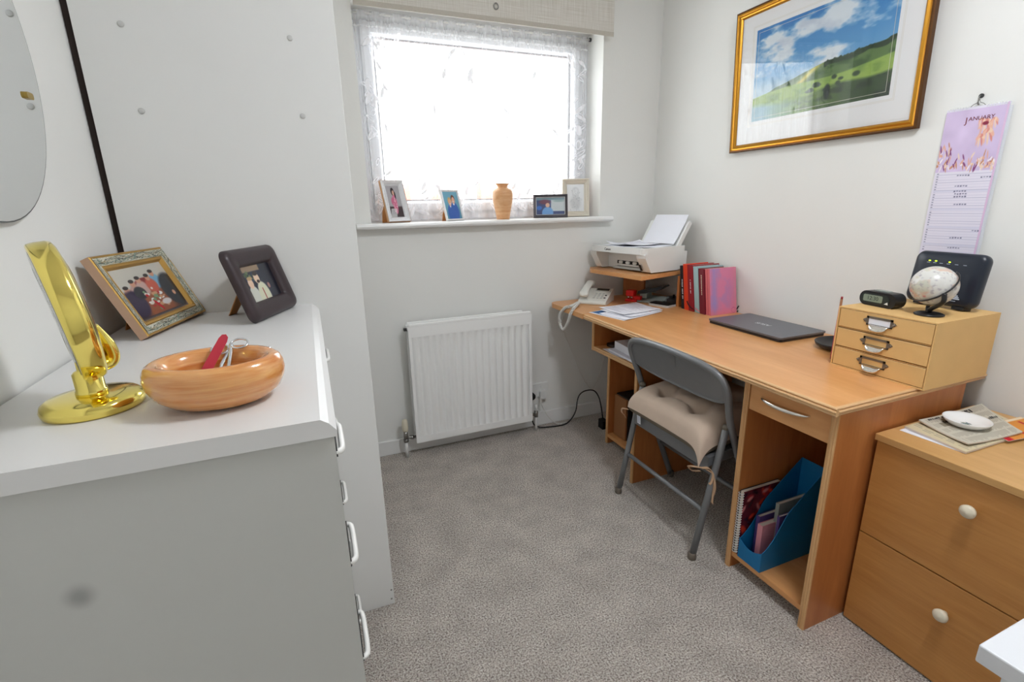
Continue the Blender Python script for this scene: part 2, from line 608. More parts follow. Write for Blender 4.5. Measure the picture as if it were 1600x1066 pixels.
def emit_mat(name, c, s, e=None):
    m, N, L, b = new_mat(name)
    b.inputs['Base Color'].default_value = rgba(c)
    b.inputs['Emission Color'].default_value = e or rgba(c)
    b.inputs['Emission Strength'].default_value = s


emit_mat('fill_lamp_glow', (250, 250, 250), FILL_STRENGTH, (0.93, 0.97, 1.03, 1.0))
emit_mat('led_lit', (200, 255, 40), 1.2)

# ------------------------------------------------------------------ the room
XR, YB, XL, YF, ZC = 1.87, 2.398, -0.405, -1.3, 2.4
WX0, WX1, WZ0, WZ1 = 0.278, 1.508, 1.16, 2.11
b = MB().box(XL - 0.1, XR + 0.1, YF - 0.1, YB + 0.1, -0.06, 0.0)
b.build('floor', 'carpet', kind='structure')
MB().box(XL - 0.1, XR + 0.1, YF - 0.1, YB + 0.3, ZC, ZC + 0.08).build('ceiling', 'ceiling_paint', kind='structure')
b = MB()
YO = YB + 0.26
b.box(XL, WX0, YB, YO, 0, ZC); b.box(WX1, XR, YB, YO, 0, ZC)
b.box(WX0, WX1, YB, YO, 0, WZ0); b.box(WX0, WX1, YB, YO, WZ1, ZC)
b.build('wall_back', 'wall_paint', kind='structure')
MB().box(XR, XR + 0.1, YF - 0.1, YO, 0, ZC).build('wall_right', 'wall_paint', kind='structure')
MB().box(XL - 0.1, XL, YF - 0.1, YO, 0, ZC).build('wall_left', 'wall_paint', kind='structure')
MB().box(XL, XR, YF - 0.1, YF, 0, ZC).build('wall_front', 'wall_paint', kind='structure')


def skirt(name, x0, x1, y0, y1):
    MB().box(x0, x1, y0, y1, 0, 0.085).build(name, 'gloss_white', bevel=0.006, kind='structure')


skirt('baseboard_back', 0.13, XR, YB - 0.014, YB)
skirt('baseboard_right', XR - 0.014, XR, YF, YB - 0.0141)

# window: outer frame, opening sash, pane, handle, inner board
win = bpy.data.objects.new('window_1', None); COL.objects.link(win)
win.location = (0.893, 2.56, WZ0); win['kind'] = 'structure'
tag(win, 'white plastic framed window behind the lace curtain', 'window', kind='structure')
W = WX1 - WX0; H = WZ1 - 0.025 - WZ0
b = MB().ring(W, H - 0.0, [(0, 0.065), (0, 0.0), (0.042, 0.0), (0.05, 0.012), (0.05, 0.065), (0, 0.065)], z0=0.025)
b.build('window_frame', 'upvc', win)
b = MB().ring(W - 0.09, H - 0.09, [(0, 0.05), (0, -0.012), (0.012, -0.016), (0.044, -0.016), (0.056, 0.004), (0.056, 0.05), (0, 0.05)], z0=0.07)
sash = b.build('window_sash', 'upvc', win)
b = MB().ring(W - 0.2, H - 0.2, [(0, 0.02), (0, 0.006), (0.006, 0.004), (0.006, 0.02), (0, 0.02)], z0=0.125)
b.build('seal', 'graphite', win)
MB().box(-(W / 2 - 0.1), W / 2 - 0.1, 0.022, 0.026, 0.125, H - 0.075).build('pane', 'window_glass', win)
sill = MB().prism([(2.335, 1.172), (2.338, 1.181), (2.346, 1.185), (2.56, 1.185), (2.56, 1.160), (2.346, 1.160), (2.338, 1.164)], 0.207, 1.562, 'x')
so = sill.build('trim_1', 'gloss_white', kind='structure')
so['label'] = 'white painted window sill board below the window'

# neighbouring brick house seen faintly through the window
hs = thing('neighbour_house', 'pale brick house wall faintly visible outside through the lace curtain', 'house', (2.2, 14.0, -3.0))
MB().box(-3.5, 6.5, 0, 4.0, 0, 4.35).build('house_wall', 'brick', hs)
MB().prism([(-0.1, 4.35), (2.0, 4.60), (4.1, 4.35)], -3.6, 6.6, 'x').build('roof', 'house_roof', hs)
for (x0, x1, z1) in ((0.30, 0.62, 4.9), (1.32, 1.68, 5.32), (2.76, 3.06, 5.38)):
    MB().box(x0, x1, 0.4, 0.9, 4.3, z1).build('chimney', 'brick', hs)
for x in (-2.4, -0.6, 0.9, 2.2, 3.8, 5.2):
    MB().box(x, x + 0.7, -0.04, -0.001, 3.2, 4.15).build('window', 'upvc', hs)

# fill lamp, added out of view under the ceiling to brighten the room
cl = thing('fill_lamp', 'round white fill lamp added out of view under the ceiling', 'lamp', (0.95, 0.35, ZC))
MB().lathe([(0.17, 0.0), (0.17, -0.02), (0.16, -0.025)], n=40).build('fill_lamp_base', 'gloss_white', cl)
MB().lathe([(0.158, -0.025), (0.150, -0.05), (0.11, -0.075), (0.05, -0.088), (0.0, -0.09)], n=40).build('fill_lamp_shade', 'fill_lamp_glow', cl)

# ------------------------------------------------------------------ wardrobe
wd = thing('wardrobe', 'tall white laminate wardrobe with plain side panel beside the window', 'wardrobe', (-0.14, 1.88, 0))
b = MB().box(-0.391, 0.119, 1.371, 1.389, 0.0, 2.3)
sp = b.build('side_panel', 'laminate', wd, local=False, bevel=0.0012)
for (x, z) in ((-0.307, 1.632), (-0.302, 1.466), (0.016, 1.636), (0.023, 1.470)):
    b = MB().lathe([(0.0062, 0.0), (0.0062, 0.0012), (0.0045, 0.002), (0.0, 0.0022)], (x, 1.371, z), 16, mat=Matrix.Rotation(R(90), 3, 'X'))
    b.build('screw_cap', 'cap_white', wd, local=False)
for (x, z) in ((0.112, 0.055), (0.110, 0.021)):
    MB().lathe([(0.003, 0.0), (0.003, 0.001), (0.0, 0.0011)], (x, 1.371, z), 12, mat=Matrix.Rotation(R(90), 3, 'X')).build('screw', 'dull_metal', wd, local=False)
MB().box(-0.391, 0.119, 2.37, 2.388, 0.0, 2.3).build('far_panel', 'laminate', wd, local=False)
MB().box(-0.391, 0.119, 1.389, 2.37, 2.282, 2.3).build('top_panel', 'laminate', wd, local=False)
MB().box(-0.391, 0.1, 1.389, 2.37, 0.0, 0.06).build('plinth', 'laminate', wd, local=False)
MB().box(0.101, 0.119, 1.3895, 1.878, 0.062, 2.28).build('door', 'laminate', wd, local=False)
MB().box(0.101, 0.119, 1.882, 2.3695, 0.062, 2.28).build('door', 'laminate', wd, local=False)
MB().box(-0.404, -0.3912, 1.378, 2.39, 0.0, 2.3).build('back_panel', 'dark_gap', wd, local=False)

# ------------------------------------------------------------------ chest of drawers (left foreground)
CT = 1.013
ch = thing('chest_of_drawers', 'white laminate chest of drawers standing against the wardrobe side', 'chest of drawers', (-0.2, 0.97, 0))
prof = [(-0.398, CT - 0.024), (-0.398, CT), (-0.013, CT), (-0.004, CT - 0.006), (0.004, CT - 0.016), (0.004, CT - 0.024)]
MB().prism(prof, 0.573, 1.3705, 'y').build('top', 'laminate_top', ch, local=False, bevel=0.0008)
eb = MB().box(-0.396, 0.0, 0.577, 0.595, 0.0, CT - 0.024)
eb.build('end_panel', 'laminate_spotted', ch, local=False)
MB().box(-0.396, 0.0, 1.350, 1.368, 0.0, CT - 0.024).build('end_panel', 'laminate', ch, local=False)
MB().box(-0.396, -0.385, 0.595, 1.35, 0.0, CT - 0.024).build('back_panel', 'laminate', ch, local=False)
MB().box(-0.385, -0.03, 0.595, 1.35, 0.0, 0.06).build('plinth', 'laminate', ch, local=False)
zs = [0.066, 0.249, 0.432, 0.615, 0.798, 0.985]
for i in range(5):
    for (y0, y1, yh) in ((0.597, 0.9705, 0.722), (0.9735, 1.348, 1.19)):
        z0, z1 = zs[i], zs[i + 1] - 0.004
        d = MB().box(-0.0178, -0.0004, y0, y1, z0, z1).build('drawer', 'laminate', ch, local=False, bevel=0.001)
        zh = (z0 + z1) / 2 + 0.03
        hb = MB()
        hb.prism([(p[0] + yh, p[1] + zh) for p in rrect(0.104, 0.02, 0.0095, 5)], 0.0, 0.002, 'x', 1)
        pts = catmull([(0.0, yh - 0.048, zh), (0.005, yh - 0.047, zh), (0.0085, yh - 0.038, zh), (0.0092, yh, zh), (0.0085, yh + 0.038, zh), (0.005, yh + 0.047, zh), (0.0, yh + 0.048, zh)], 5)
        hb.tube(pts, 0.0046, 10, 0)
        hb.build('handle', ['handle_white', 'handle_line'], d, local=False)

# ------------------------------------------------------------------ oval mirror on the left wall
mi = thing('wall_mirror', 'frameless oval mirror hung on the left wall above the chest', 'mirror', (XL, 0.94, 1.49))
e = [(0.218 * math.cos(2 * math.pi * i / 72), 0.248 * math.sin(2 * math.pi * i / 72)) for i in range(72)]
MB().prism(e, 0.003, 0.0085, 'x', 1).prism([(p[0] * 0.992, p[1] * 0.992) for p in e], 0.0085, 0.0088, 'x', 0).build('mirror_glass', ['mirror_glass', 'mirror_edge'], mi)
MB().box(0.0005, 0.003, -0.1, 0.1, -0.1, 0.1).build('backing_board', 'graphite', mi)
MB().prism(rrect(0.022, 0.010, 0.004), 0.0088, 0.013, 'x').build('mirror_clip', 'brass_clip', mi).location = (0, 0.166, -0.05)

# ------------------------------------------------------------------ roller blind
bl = thing('roller_blind', 'pale linen roller blind pulled partly down over the window top', 'blind', (0.91, 2.36, 2.35))
MB().box(0.283, 1.535, 2.351, 2.3522, 2.066, 2.352).build('blind_fabric', 'blind_linen', bl, local=False)
MB().prism([(2.3495, 2.057), (2.3495, 2.078), (2.354, 2.078), (2.354, 2.057)], 0.283, 1.535, 'x').build('hem_bar', 'blind_hem', bl, local=False, bevel=0.0015)
MB().cyl((0.275, 2.368, 2.352), (1.545, 2.368, 2.352), 0.016, n=24).build('roller_tube', 'blind_linen', bl, local=False)
for x in (0.272, 1.545):
    MB().box(x - 0.003, x + 0.003, 2.345, 2.397, 2.325, 2.385).build('bracket', 'white_plastic', bl, local=False, bevel=0.002)
rg = [(0.907 + 0.0105 * math.cos(a), 2.3465, 2.119 + 0.0125 * math.sin(a)) for a in [2 * math.pi * i / 24 for i in range(24)]]
MB().tube(rg, 0.0022, 8, closed=True).build('pull_ring', 'dull_metal', bl, local=False)
hk = catmull([(1.56, 2.397, 2.243), (1.56, 2.37, 2.243), (1.556, 2.362, 2.232), (1.548, 2.362, 2.222), (1.540, 2.365, 2.219)], 6)
MB().tube(hk, 0.0045, 8).build('cord_hook', 'white_plastic', bl, local=False)

# ------------------------------------------------------------------ lace curtain on its rod
lc = thing('lace_curtain', 'white lace net curtain with leaf pattern hung inside the window recess', 'curtain', (0.893, 2.525, 2.09))
LX0, LX1, LZ0, LZ1 = 0.290, 1.497, 1.192, 2.098
p = Paint(520, 330, (70, 70, 70))
U, V = p.U, p.V
p.c[:] = 138.0
p.c += (vn(U, V, 240, 2, 5)[..., None] - 0.5) * 18
p.c += (vn(U, V, 60, 1, 9)[..., None] - 0.5) * 24
rs = np.random.RandomState(3)


def leaf(cx, cy, s, rot, fill):
    p.ell(cx, cy, 0.010 * s, 0.034 * s, (255,) * 3, 0.3, rot)
    if not fill:
        p.ell(cx, cy, 0.0055 * s, 0.023 * s, (176,) * 3, 0.3, rot)


for colx, dens in ((0.045, 26), (0.095, 20), (0.845, 16), (0.925, 22), (0.965, 18), (0.45, 5), (0.78, 5), (0.60, 4), (0.30, 4), (0.20, 5)):
    for k in range(dens):
        leaf(colx + rs.uniform(-0.012, 0.012), rs.uniform(0.04, 0.9), rs.uniform(0.5, 1.0), rs.uniform(-50, 50), rs.rand() < 0.4)
for k in range(34):
    leaf(rs.uniform(0.03, 0.97), rs.uniform(0.74, 0.9), rs.uniform(0.6, 1.15), rs.uniform(-40, 40), rs.rand() < 0.5)
for k in range(60):
    leaf(rs.uniform(0.0, 1.0), rs.uniform(0.01, 0.2) ** 1.0, rs.uniform(0.5, 1.1), rs.uniform(-60, 60), rs.rand() < 0.5)
p.put(np.clip((0.07 - V) / 0.05, 0, 1) * 0.6, (222,) * 3)
p.put(np.clip((V - 0.955) / 0.02, 0, 1) * 0.8, (215,) * 3)
p.put(((V > 0.93) & (V < 0.938)).astype(float) * 0.6, (238,) * 3)
p.c = np.clip(p.c, 10, 255)


def lace_fn(u, v):
    z = LZ0 + v * (LZ1 - LZ0) + (0.012 * abs(math.sin(u * 60)) if v < 0.002 else 0)
    amp = 0.004 + 0.010 * (1 - v)
    y = 2.522 + amp * math.sin(u * 2 * math.pi * 17 + 1.4 * math.sin(u * 21)) + 0.0018 * math.sin(u * 2 * math.pi * 61) * (0.3 + v)
    x = LX0 + u * (LX1 - LX0) + 0.004 * math.sin(u * 90 + v * 3)
    return (x - 0.893, y - 2.525, z - 2.09)


p.build('lace_panel', 'lace', lc, lace_fn)
MB().cyl((0.2785, 2.525, 2.088), (1.5075, 2.525, 2.088), 0.0045, n=12).build('curtain_rod', 'gloss_white', lc, local=False)
MB().cyl((1.499, 2.525, 2.088), (1.5078, 2.525, 2.088), 0.009, n=16).build('rod_end', 'graphite', lc, local=False)

# ------------------------------------------------------------------ radiator
ra = thing('radiator', 'white ribbed double panel radiator on the wall under the window', 'radiator', (0.717, 2.36, 0.4))
X0, X1, Z0, Z1 = 0.390, 1.045, 0.082, 0.700


def panel(y, front):
    b = MB()
    nr = 17
    def fn(u, v):
        x = X0 + 0.014 + u * (X1 - X0 - 0.028)
        ph = (u * nr) % 1.0
        env = min(1.0, max(0.0, min(v / 0.05, (1 - v) / 0.05)))
        env = env * env * (3 - 2 * env)
        g = 0.5 - 0.5 * math.cos(2 * math.pi * ph)
        g = g ** 0.6
        return (x, y + 0.013 * (1 - g) * env, Z0 + 0.036 + v * (Z1 - Z0 - 0.092))
    b.grid(fn, nr * 10, 16)
    # flat bands above and below, rolled side edges
    b.box(X0, X1, y - 0.001, y + 0.012, Z1 - 0.056, Z1 - 0.002)
    b.box(X0, X1, y - 0.001, y + 0.012, Z0, Z0 + 0.036)
    b.box(X0, X0 + 0.0145, y, y + 0.012, Z0 + 0.03, Z1 - 0.05)
    b.box(X1 - 0.0145, X1, y, y + 0.012, Z0 + 0.03, Z1 - 0.05)
    return b.build(front, 'radiator_white', ra, local=False)


panel(2.300, 'front_panel')
panel(2.352, 'rear_panel')
b = MB()
b.box(X0 + 0.004, X1 - 0.004, 2.298, 2.316, Z1 - 0.004, Z1 + 0.012)
b.box(X0 + 0.004, X1 - 0.03, 2.350, 2.366, Z1 - 0.004, Z1 + 0.010)
b.build('top_rail', 'radiator_white', ra, local=False, bevel=0.004)
b = MB()
for i in range(60):
    x = X0 + 0.02 + i * (X1 - X0 - 0.04) / 59
    b.box(x - 0.0008, x + 0.0008, 2.318, 2.348, Z0 + 0.06, Z1 - 0.02)
b.build('fins', 'radiator_white', ra, local=False)
for x in (X0 + 0.012, X1 - 0.012):
    for z in (Z0 + 0.02, Z1 - 0.02):
        MB().cyl((x, 2.306, z), (x, 2.362, z), 0.012).build('cross_pipe', 'radiator_white', ra, local=False)
MB().cyl((X0 + 0.002, 2.34, Z1 - 0.022), (X0 - 0.014, 2.34, Z1 - 0.022), 0.008).build('bleed_valve', 'graphite', ra, local=False)
for x in (0.55, 0.86):
    MB().box(x, x + 0.03, 2.364, YB - 0.001, 0.2, 0.6).build('wall_bracket', 'radiator_white', ra, local=False)
b = MB().lathe([(0.0, 0.0), (0.012, 0.0), (0.0155, 0.008), (0.0165, 0.03), (0.015, 0.052), (0.011, 0.064), (0.0, 0.067)], (0.341, 2.33, 0.147), 24)
b.build('thermostat_head', 'cream_plastic', ra, local=False)
b = MB().cyl((0.341, 2.33, 0.095), (0.341, 2.33, 0.149), 0.011).cyl((0.341, 2.33, 0.113), (X0 + 0.002, 2.335, 0.104), 0.0075).cyl((0.341, 2.33, 0.088), (0.341, 2.33, 0.105), 0.0135, n=6).cyl((0.366, 2.332, 0.109), (0.38, 2.333, 0.106), 0.012, n=6)
b.build('valve_body', 'dull_metal', ra, local=False)
MB().cyl((0.341, 2.33, 0.0), (0.341, 2.33, 0.09), 0.0075).build('supply_pipe', 'gloss_white', ra, local=False)
b = MB().cyl((1.083, 2.335, 0.085), (1.083, 2.335, 0.12), 0.011).cyl((1.083, 2.335, 0.1), (X1 - 0.002, 2.335, 0.103), 0.0085)
b.build('valve_body', 'dull_metal', ra, local=False)
MB().cyl((1.083, 2.335, 0.12), (1.083, 2.335, 0.158), 0.008, 0.0075).build('valve_cap', 'white_plastic', ra, local=False)
MB().cyl((1.083, 2.335, 0.0), (1.083, 2.335, 0.086), 0.0075).build('return_pipe', 'gloss_white', ra, local=False)

# ------------------------------------------------------------------ socket, plugs, cables beside the radiator
sk = thing('wall_socket', 'white double wall socket low on the wall right of the radiator', 'socket', (1.11, YB, 0.222))
MB().box(-0.075, 0.075, -0.011, 0.0, -0.043, 0.043).build('face_plate', 'white_plastic', sk, bevel=0.004)
for x in (-0.035, 0.035):
    MB().box(x - 0.007, x + 0.007, -0.0135, -0.010, 0.014, 0.03).build('switch', 'white_plastic', sk, bevel=0.001)
wp = thing('white_plug', 'white plug with thin cord in the right socket outlet', 'plug', (1.148, YB - 0.0112, 0.197))
MB().prism(rrect(0.046, 0.048, 0.01), 0.0, -0.024, 'y').build('plug_body', 'white_plastic', wp, bevel=0.003)
MB().tube(catmull([(1.125, 2.366, 0.18), (1.128, 2.36, 0.15), (1.150, 2.355, 0.095), (1.19, 2.35, 0.035), (1.235, 2.35, 0.005), (1.29, 2.35, 0.004)], 8), 0.0025, 8).build('plug_cord', 'white_cord', wp, local=False)
bp_ = thing('black_plug', 'black round plug half hidden by the radiator edge', 'plug', (1.075, YB - 0.0112, 0.195))
MB().lathe([(0.0, -0.0), (0.022, -0.0), (0.021, 0.02), (0.014, 0.03), (0.0, 0.031)], n=24, mat=Matrix.Rotation(R(90), 3, 'X')).build('plug_body', 'black_rubber', bp_)
MB().tube(catmull([(1.07, 2.36, 0.18), (1.062, 2.352, 0.12), (1.07, 2.345, 0.04), (1.11, 2.34, 0.012), (1.18, 2.33, 0.006), (1.262, 2.325, 0.006), (1.31, 2.33, 0.03), (1.342, 2.335, 0.075), (1.352, 2.335, 0.14), (1.37, 2.335, 0.175), (1.405, 2.33, 0.192), (1.455, 2.325, 0.186), (1.48, 2.31, 0.15), (1.475, 2.27, 0.10), (1.452, 2.215, 0.055)], 8), 0.0036, 8).build('power_cord', 'black_rubber', bp_, local=False)
MB().prism(rrect(0.034, 0.05, 0.004, cx=1.448, cy=2.205), 0.0, 0.05, 'z').build('connector_block', 'black_rubber', bp_, local=False, bevel=0.002)

# ------------------------------------------------------------------ desk
DT = 0.735
dk = thing('desk', 'long orange wood desk with drawer, cubbies and raised printer shelf', 'desk', (1.5, 1.4, 0))


def edge_profile(x, z0, z1, d=0.010):
    """reeded front edge, seen along y: list of (x, z)"""
    h = z1 - z0
    pts = []
    for i in range(3):
        a, c = z0 + h * i / 3, z0 + h * (i + 1) / 3
        for k in range(5):
            t = k / 4
            bulge = math.sin(math.pi * t) * 0.0022
            ins = [0.0025, 0.0, 0.0035][i]
            pts.append((x + ins - bulge, a + (c - a) * (0.04 + 0.92 * t)))
    return pts


# main top with its reeded front and end edges
MB().box(1.202, 1.862, 0.762, 2.012, DT - 0.024, DT).build('desktop', 'desk_top', dk, local=False)
pe = edge_profile(1.192, DT - 0.024, DT)
MB().prism([(1.202, DT)] + [(1.202, DT - 0.024)] + pe, 0.752, 2.012, 'y').build('edge_strip', 'desk_edge', dk, local=False)
b = MB().prism([(0.762, DT), (0.762, DT - 0.024)] + [(0.752 + (q[0] - 1.192), q[1]) for q in pe], 1.202, 1.862, 'x')
b.build('edge_strip', 'desk_edge_x', dk, local=False)
# short leaf continuing to the back wall
lf = [(1.862, 2.020), (1.862, 2.378), (1.235, 2.378)] + [(1.235 + 0.05 * math.cos(R(a)), 2.328 + 0.05 * math.sin(R(a))) for a in (105, 120, 135, 150, 165, 180)] + [(1.192, 2.020)]
MB().prism(lf, DT - 0.024, DT, 'z').build('corner_leaf', 'desk_top', dk, local=False, bevel=0.004, seg=3)

# right pedestal
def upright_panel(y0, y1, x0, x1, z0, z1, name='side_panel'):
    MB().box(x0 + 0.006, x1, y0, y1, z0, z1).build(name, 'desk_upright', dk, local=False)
    w = y1 - y0
    pr = []
    for i in range(3):
        for k in range(4):
            t = k / 3
            pr.append((x0 + [0.0022, 0.0008, 0.0022][i] - 0.0012 * math.sin(math.pi * t), y0 + w * (i + 0.06 + 0.88 * t) / 3))
    MB().prism([(x0 + 0.006, y1), (x0 + 0.006, y0)] + pr, z0, z1, 'z').build('edge_strip', 'desk_edge_z', dk, local=False)


upright_panel(0.768, 0.788, 1.232, 1.80, 0.0, DT - 0.024)
upright_panel(1.060, 1.080, 1.238, 1.80, 0.0, DT - 0.024)
MB().box(1.246, 1.80, 0.788, 1.060, 0.046, 0.064).build('bottom_shelf', 'desk_top', dk, local=False)
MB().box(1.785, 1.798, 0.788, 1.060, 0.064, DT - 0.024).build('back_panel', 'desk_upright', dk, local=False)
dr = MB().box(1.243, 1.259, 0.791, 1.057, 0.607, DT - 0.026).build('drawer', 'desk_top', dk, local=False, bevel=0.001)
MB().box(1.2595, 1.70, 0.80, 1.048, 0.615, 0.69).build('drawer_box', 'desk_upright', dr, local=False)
hp = catmull([(1.243, 0.853, 0.664), (1.233, 0.864, 0.664), (1.224, 0.893, 0.663), (1.220, 0.933, 0.6625), (1.224, 0.973, 0.663), (1.233, 1.002, 0.664), (1.243, 1.013, 0.664)], 8)
rr_ = [0.0035 + 0.006 * math.sin(math.pi * i / (len(hp) - 1)) for i in range(len(hp))]
MB().tube(hp, rr_, 12, flat=0.6).build('handle', 'pull_nickel', dr, local=False)
# kneehole: partial modesty board, middle upright, cubby and low cabinet
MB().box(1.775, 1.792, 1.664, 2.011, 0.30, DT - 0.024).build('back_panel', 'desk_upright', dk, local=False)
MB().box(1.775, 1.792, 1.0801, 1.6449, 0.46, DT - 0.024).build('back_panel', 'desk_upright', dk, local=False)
upright_panel(1.645, 1.663, 1.246, 1.80, 0.0, DT - 0.024)
MB().box(1.262, 1.7745, 1.6635, 2.0115, 0.550, 0.566).build('cubby_shelf', 'desk_top', dk, local=False)
MB().prism([(1.262, 0.5665), (1.262, 0.5455)] + edge_profile(1.250, 0.5455, 0.5665), 1.6635, 2.012, 'y').build('edge_strip', 'desk_edge', dk, local=False)
upright_panel(2.012, 2.030, 1.250, 1.80, 0.545, DT - 0.024)
upright_panel(2.032, 2.050, 1.362, 1.80, 0.0, 0.549)
MB().box(1.366, 1.80, 1.6635, 2.032, 0.038, 0.056).build('bottom_shelf', 'desk_top', dk, local=False)

# raised printer shelf on two boards
SH = 0.912
poly = [(1.452, 1.918), (1.398, 2.285), (1.402, 2.31), (1.44, 2.37), (1.80, 2.39), (1.862, 2.36), (1.862, 2.03), (1.80, 2.01)]
MB().prism(poly, SH - 0.02, SH, 'z').build('raised_shelf', 'desk_top', dk, local=False, bevel=0.005, seg=3)
a_ = Vector((1.655, 2.355)); c_ = Vector((1.70, 2.225))
dvec = (c_ - a_).normalized(); nvec = Vector((dvec.y, -dvec.x))
q = [a_, c_, c_ - nvec * 0.016, a_ - nvec * 0.016]
MB().prism([tuple(t) for t in q], DT, SH - 0.02, 'z').build('shelf_support', 'desk_upright', dk, local=False)
MB().box(1.706, 1.86, 1.945, 1.961, DT, SH - 0.02).build('shelf_support', 'desk_upright', dk, local=False)

# ------------------------------------------------------------------ chest of two drawers, right foreground
bc = thing('drawer_unit', 'beech two drawer unit with cream knobs at the desk end', 'drawer unit', (1.62, 0.525, 0))
MB().box(1.386, 1.852, 0.292, 0.760, 0.605, 0.624).build('top', 'beech_top', bc, local=False, bevel=0.0015)
b = MB()
b.box(1.412, 1.848, 0.742, 0.757, 0.0, 0.605); b.box(1.412, 1.848, 0.295, 0.310, 0.0, 0.605); b.box(1.838, 1.848, 0.310, 0.742, 0.0, 0.605)
b.box(1.43, 1.838, 0.310, 0.742, 0.0, 0.03)
b.build('carcass', 'beech', bc, local=False)
for (z0, z1, zk) in ((0.314, 0.6015, 0.525), (0.006, 0.310, 0.220)):
    d = MB().box(1.394, 1.411, 0.296, 0.7565, z0, z1).build('drawer', 'beech', bc, local=False, bevel=0.0008)
    k = MB().lathe([(0.0, 0.0), (0.007, 0.0), (0.007, 0.008), (0.0155, 0.014), (0.017, 0.021), (0.013, 0.027), (0.0, 0.029)], (1.394, 0.527, zk), 28, mat=Matrix.Rotation(R(-90), 3, 'Y'))
    k.build('knob', 'knob_cream', d, local=False)

# ------------------------------------------------------------------ white table corner, bottom right
wt = thing('white_table', 'white square table with overhanging top in the near right corner', 'table', (1.15, 0.07, 0))
MB().box(0.926, 1.378, -0.16, 0.300, 0.516, 0.55).build('table_top', 'white_table_top', wt, local=False, bevel=0.003)
MB().box(0.950, 1.36, -0.14, 0.272, 0.43, 0.516).build('apron', 'white_table_top', wt, local=False)
for x in (0.955, 1.325):
    for y in (-0.135, 0.237):
        MB().box(x, x + 0.03, y, y + 0.03, 0.0, 0.4299).build('leg', 'white_table_top', wt, local=False)

# ------------------------------------------------------------------ folding chair
fc = thing('folding_chair', 'grey metal folding chair pushed in at the desk', 'chair', (1.30, 1.378, 0))
YC = 1.379
TX = lambda z: 1.255 + (0.51 - z) * (0.34 if z > 0.51 else 0.40)


def back_pt(y, z):
    return (TX(z), y, z)


half = [(0.250, 0.012), (0.250, 0.30), (0.249, 0.47), (0.250, 0.54), (0.258, 0.60), (0.263, 0.645), (0.253, 0.683), (0.224, 0.706), (0.170, 0.718), (0.09, 0.724), (0.0, 0.726)]
pp = [back_pt(YC - a, z) for a, z in half] + [back_pt(YC + a, z) for a, z in reversed(half[:-1])]
MB().tube(catmull(pp, 6), 0.0125, 14).build('back_frame', 'chair_metal', fc, local=False)
# back panel: oval pressed sheet inside the bend
up = [(0.0, 0.722), (0.09, 0.720), (0.168, 0.714), (0.220, 0.702), (0.248, 0.680), (0.256, 0.645), (0.252, 0.615)]
lo = [(0.252, 0.615), (0.238, 0.600), (0.205, 0.588), (0.16, 0.579), (0.10, 0.573), (0.05, 0.571), (0.0, 0.570)]
outline = [(-a, z) for a, z in up] + [(-a, z) for a, z in lo[1:]] + [(a, z) for a, z in reversed(lo[:-1])] + [(a, z) for a, z in reversed(up[1:-1])]
ol = catmull([(a, z, 0) for a, z in outline], 4, closed=True)


def bpanel(u, v):
    # v: centre to rim, u: around
    i = u * len(ol)
    p = ol[int(i) % len(ol)]
    cx, cz = 0.0, 0.645
    y = cx + (p.x - cx) * v; z = cz + (p.y - cz) * v
    bow = 0.018 * (1 - (y / 0.26) ** 2)
    lip = -0.004 * max(0.0, (v - 0.9) / 0.1)
    return (TX(z) + bow + lip - 0.002, YC + y, z)


MB().grid(bpanel, len(ol), 14).build('backrest', 'chair_metal', fc, local=False, solid=0.0022)
rim = []
for p in ol:
    bow = 0.018 * (1 - (p.x / 0.26) ** 2)
    if p.y < 0.614:
        rim.append((TX(p.y) + bow - 0.004, YC + p.x, p.y))
rim.sort(key=lambda q: q[1])
MB().tube(rim, 0.0042, 8).build('backrest_lip', 'chair_metal', fc, local=False)
# rear legs
for y in (1.146, 1.610):
    lg = MB().tube([(1.149 + 0.208 * z, y, z) for z in (0.014, 0.2, 0.4, 0.500)], 0.0122, 14).build('rear_leg', 'chair_metal', fc, local=False)
    MB().lathe([(0.0145, 0.0), (0.0150, 0.006), (0.0142, 0.024), (0.0122, 0.026)], (1.1505, y, 0.0), 16).build('rubber_foot', 'chair_tip', lg, local=False)
    MB().lathe([(0.0128, 0.0), (0.0128, 0.010), (0.009, 0.016), (0.0, 0.0175)], (1.149 + 0.208 * 0.494, y, 0.494), 16).build('end_cap', 'chair_tip', lg, local=False)
    s = -1 if y < YC else 1
    MB().cyl((1.252, y, 0.488), (1.257, y + s * 0.012, 0.488), 0.006, n=12).build('pivot_bolt', 'dull_metal', fc, local=False)
MB().cyl((1.1879, 1.146, 0.187), (1.1879, 1.610, 0.187), 0.0085, n=14).build('rear_stretcher', 'chair_metal', fc, local=False)
MB().cyl((TX(0.2), 1.129, 0.2), (TX(0.2), 1.629, 0.2), 0.0085, n=14).build('front_stretcher', 'chair_metal', fc, local=False)
for y in (1.129, 1.629):
    MB().lathe([(0.0145, 0.0), (0.0150, 0.006), (0.0142, 0.024), (0.0122, 0.026)], (TX(0.0) - 0.003, y, 0.0), 16).build('rubber_foot', 'chair_tip', fc, local=False)
# seat pan, slightly rising to the front
def seat_z(x):
    return 0.385 + (x - 1.21) * 0.12


b = MB()
b.prism([(1.206, 0.336), (1.206, 0.385), (1.232, 0.389), (1.56, 0.428), (1.592, 0.425), (1.592, 0.400), (1.588, 0.400), (1.586, 0.420), (1.232, 0.384), (1.211, 0.380), (1.211, 0.336)], 1.166, 1.592, 'y')
b.prism([(1.206, 0.350), (1.206, 0.385), (1.59, 0.427), (1.59, 0.395)], 1.164, 1.168, 'y')
b.prism([(1.206, 0.350), (1.206, 0.385), (1.59, 0.427), (1.59, 0.395)], 1.590, 1.594, 'y')
b.build('seat', 'chair_metal', fc, local=False)

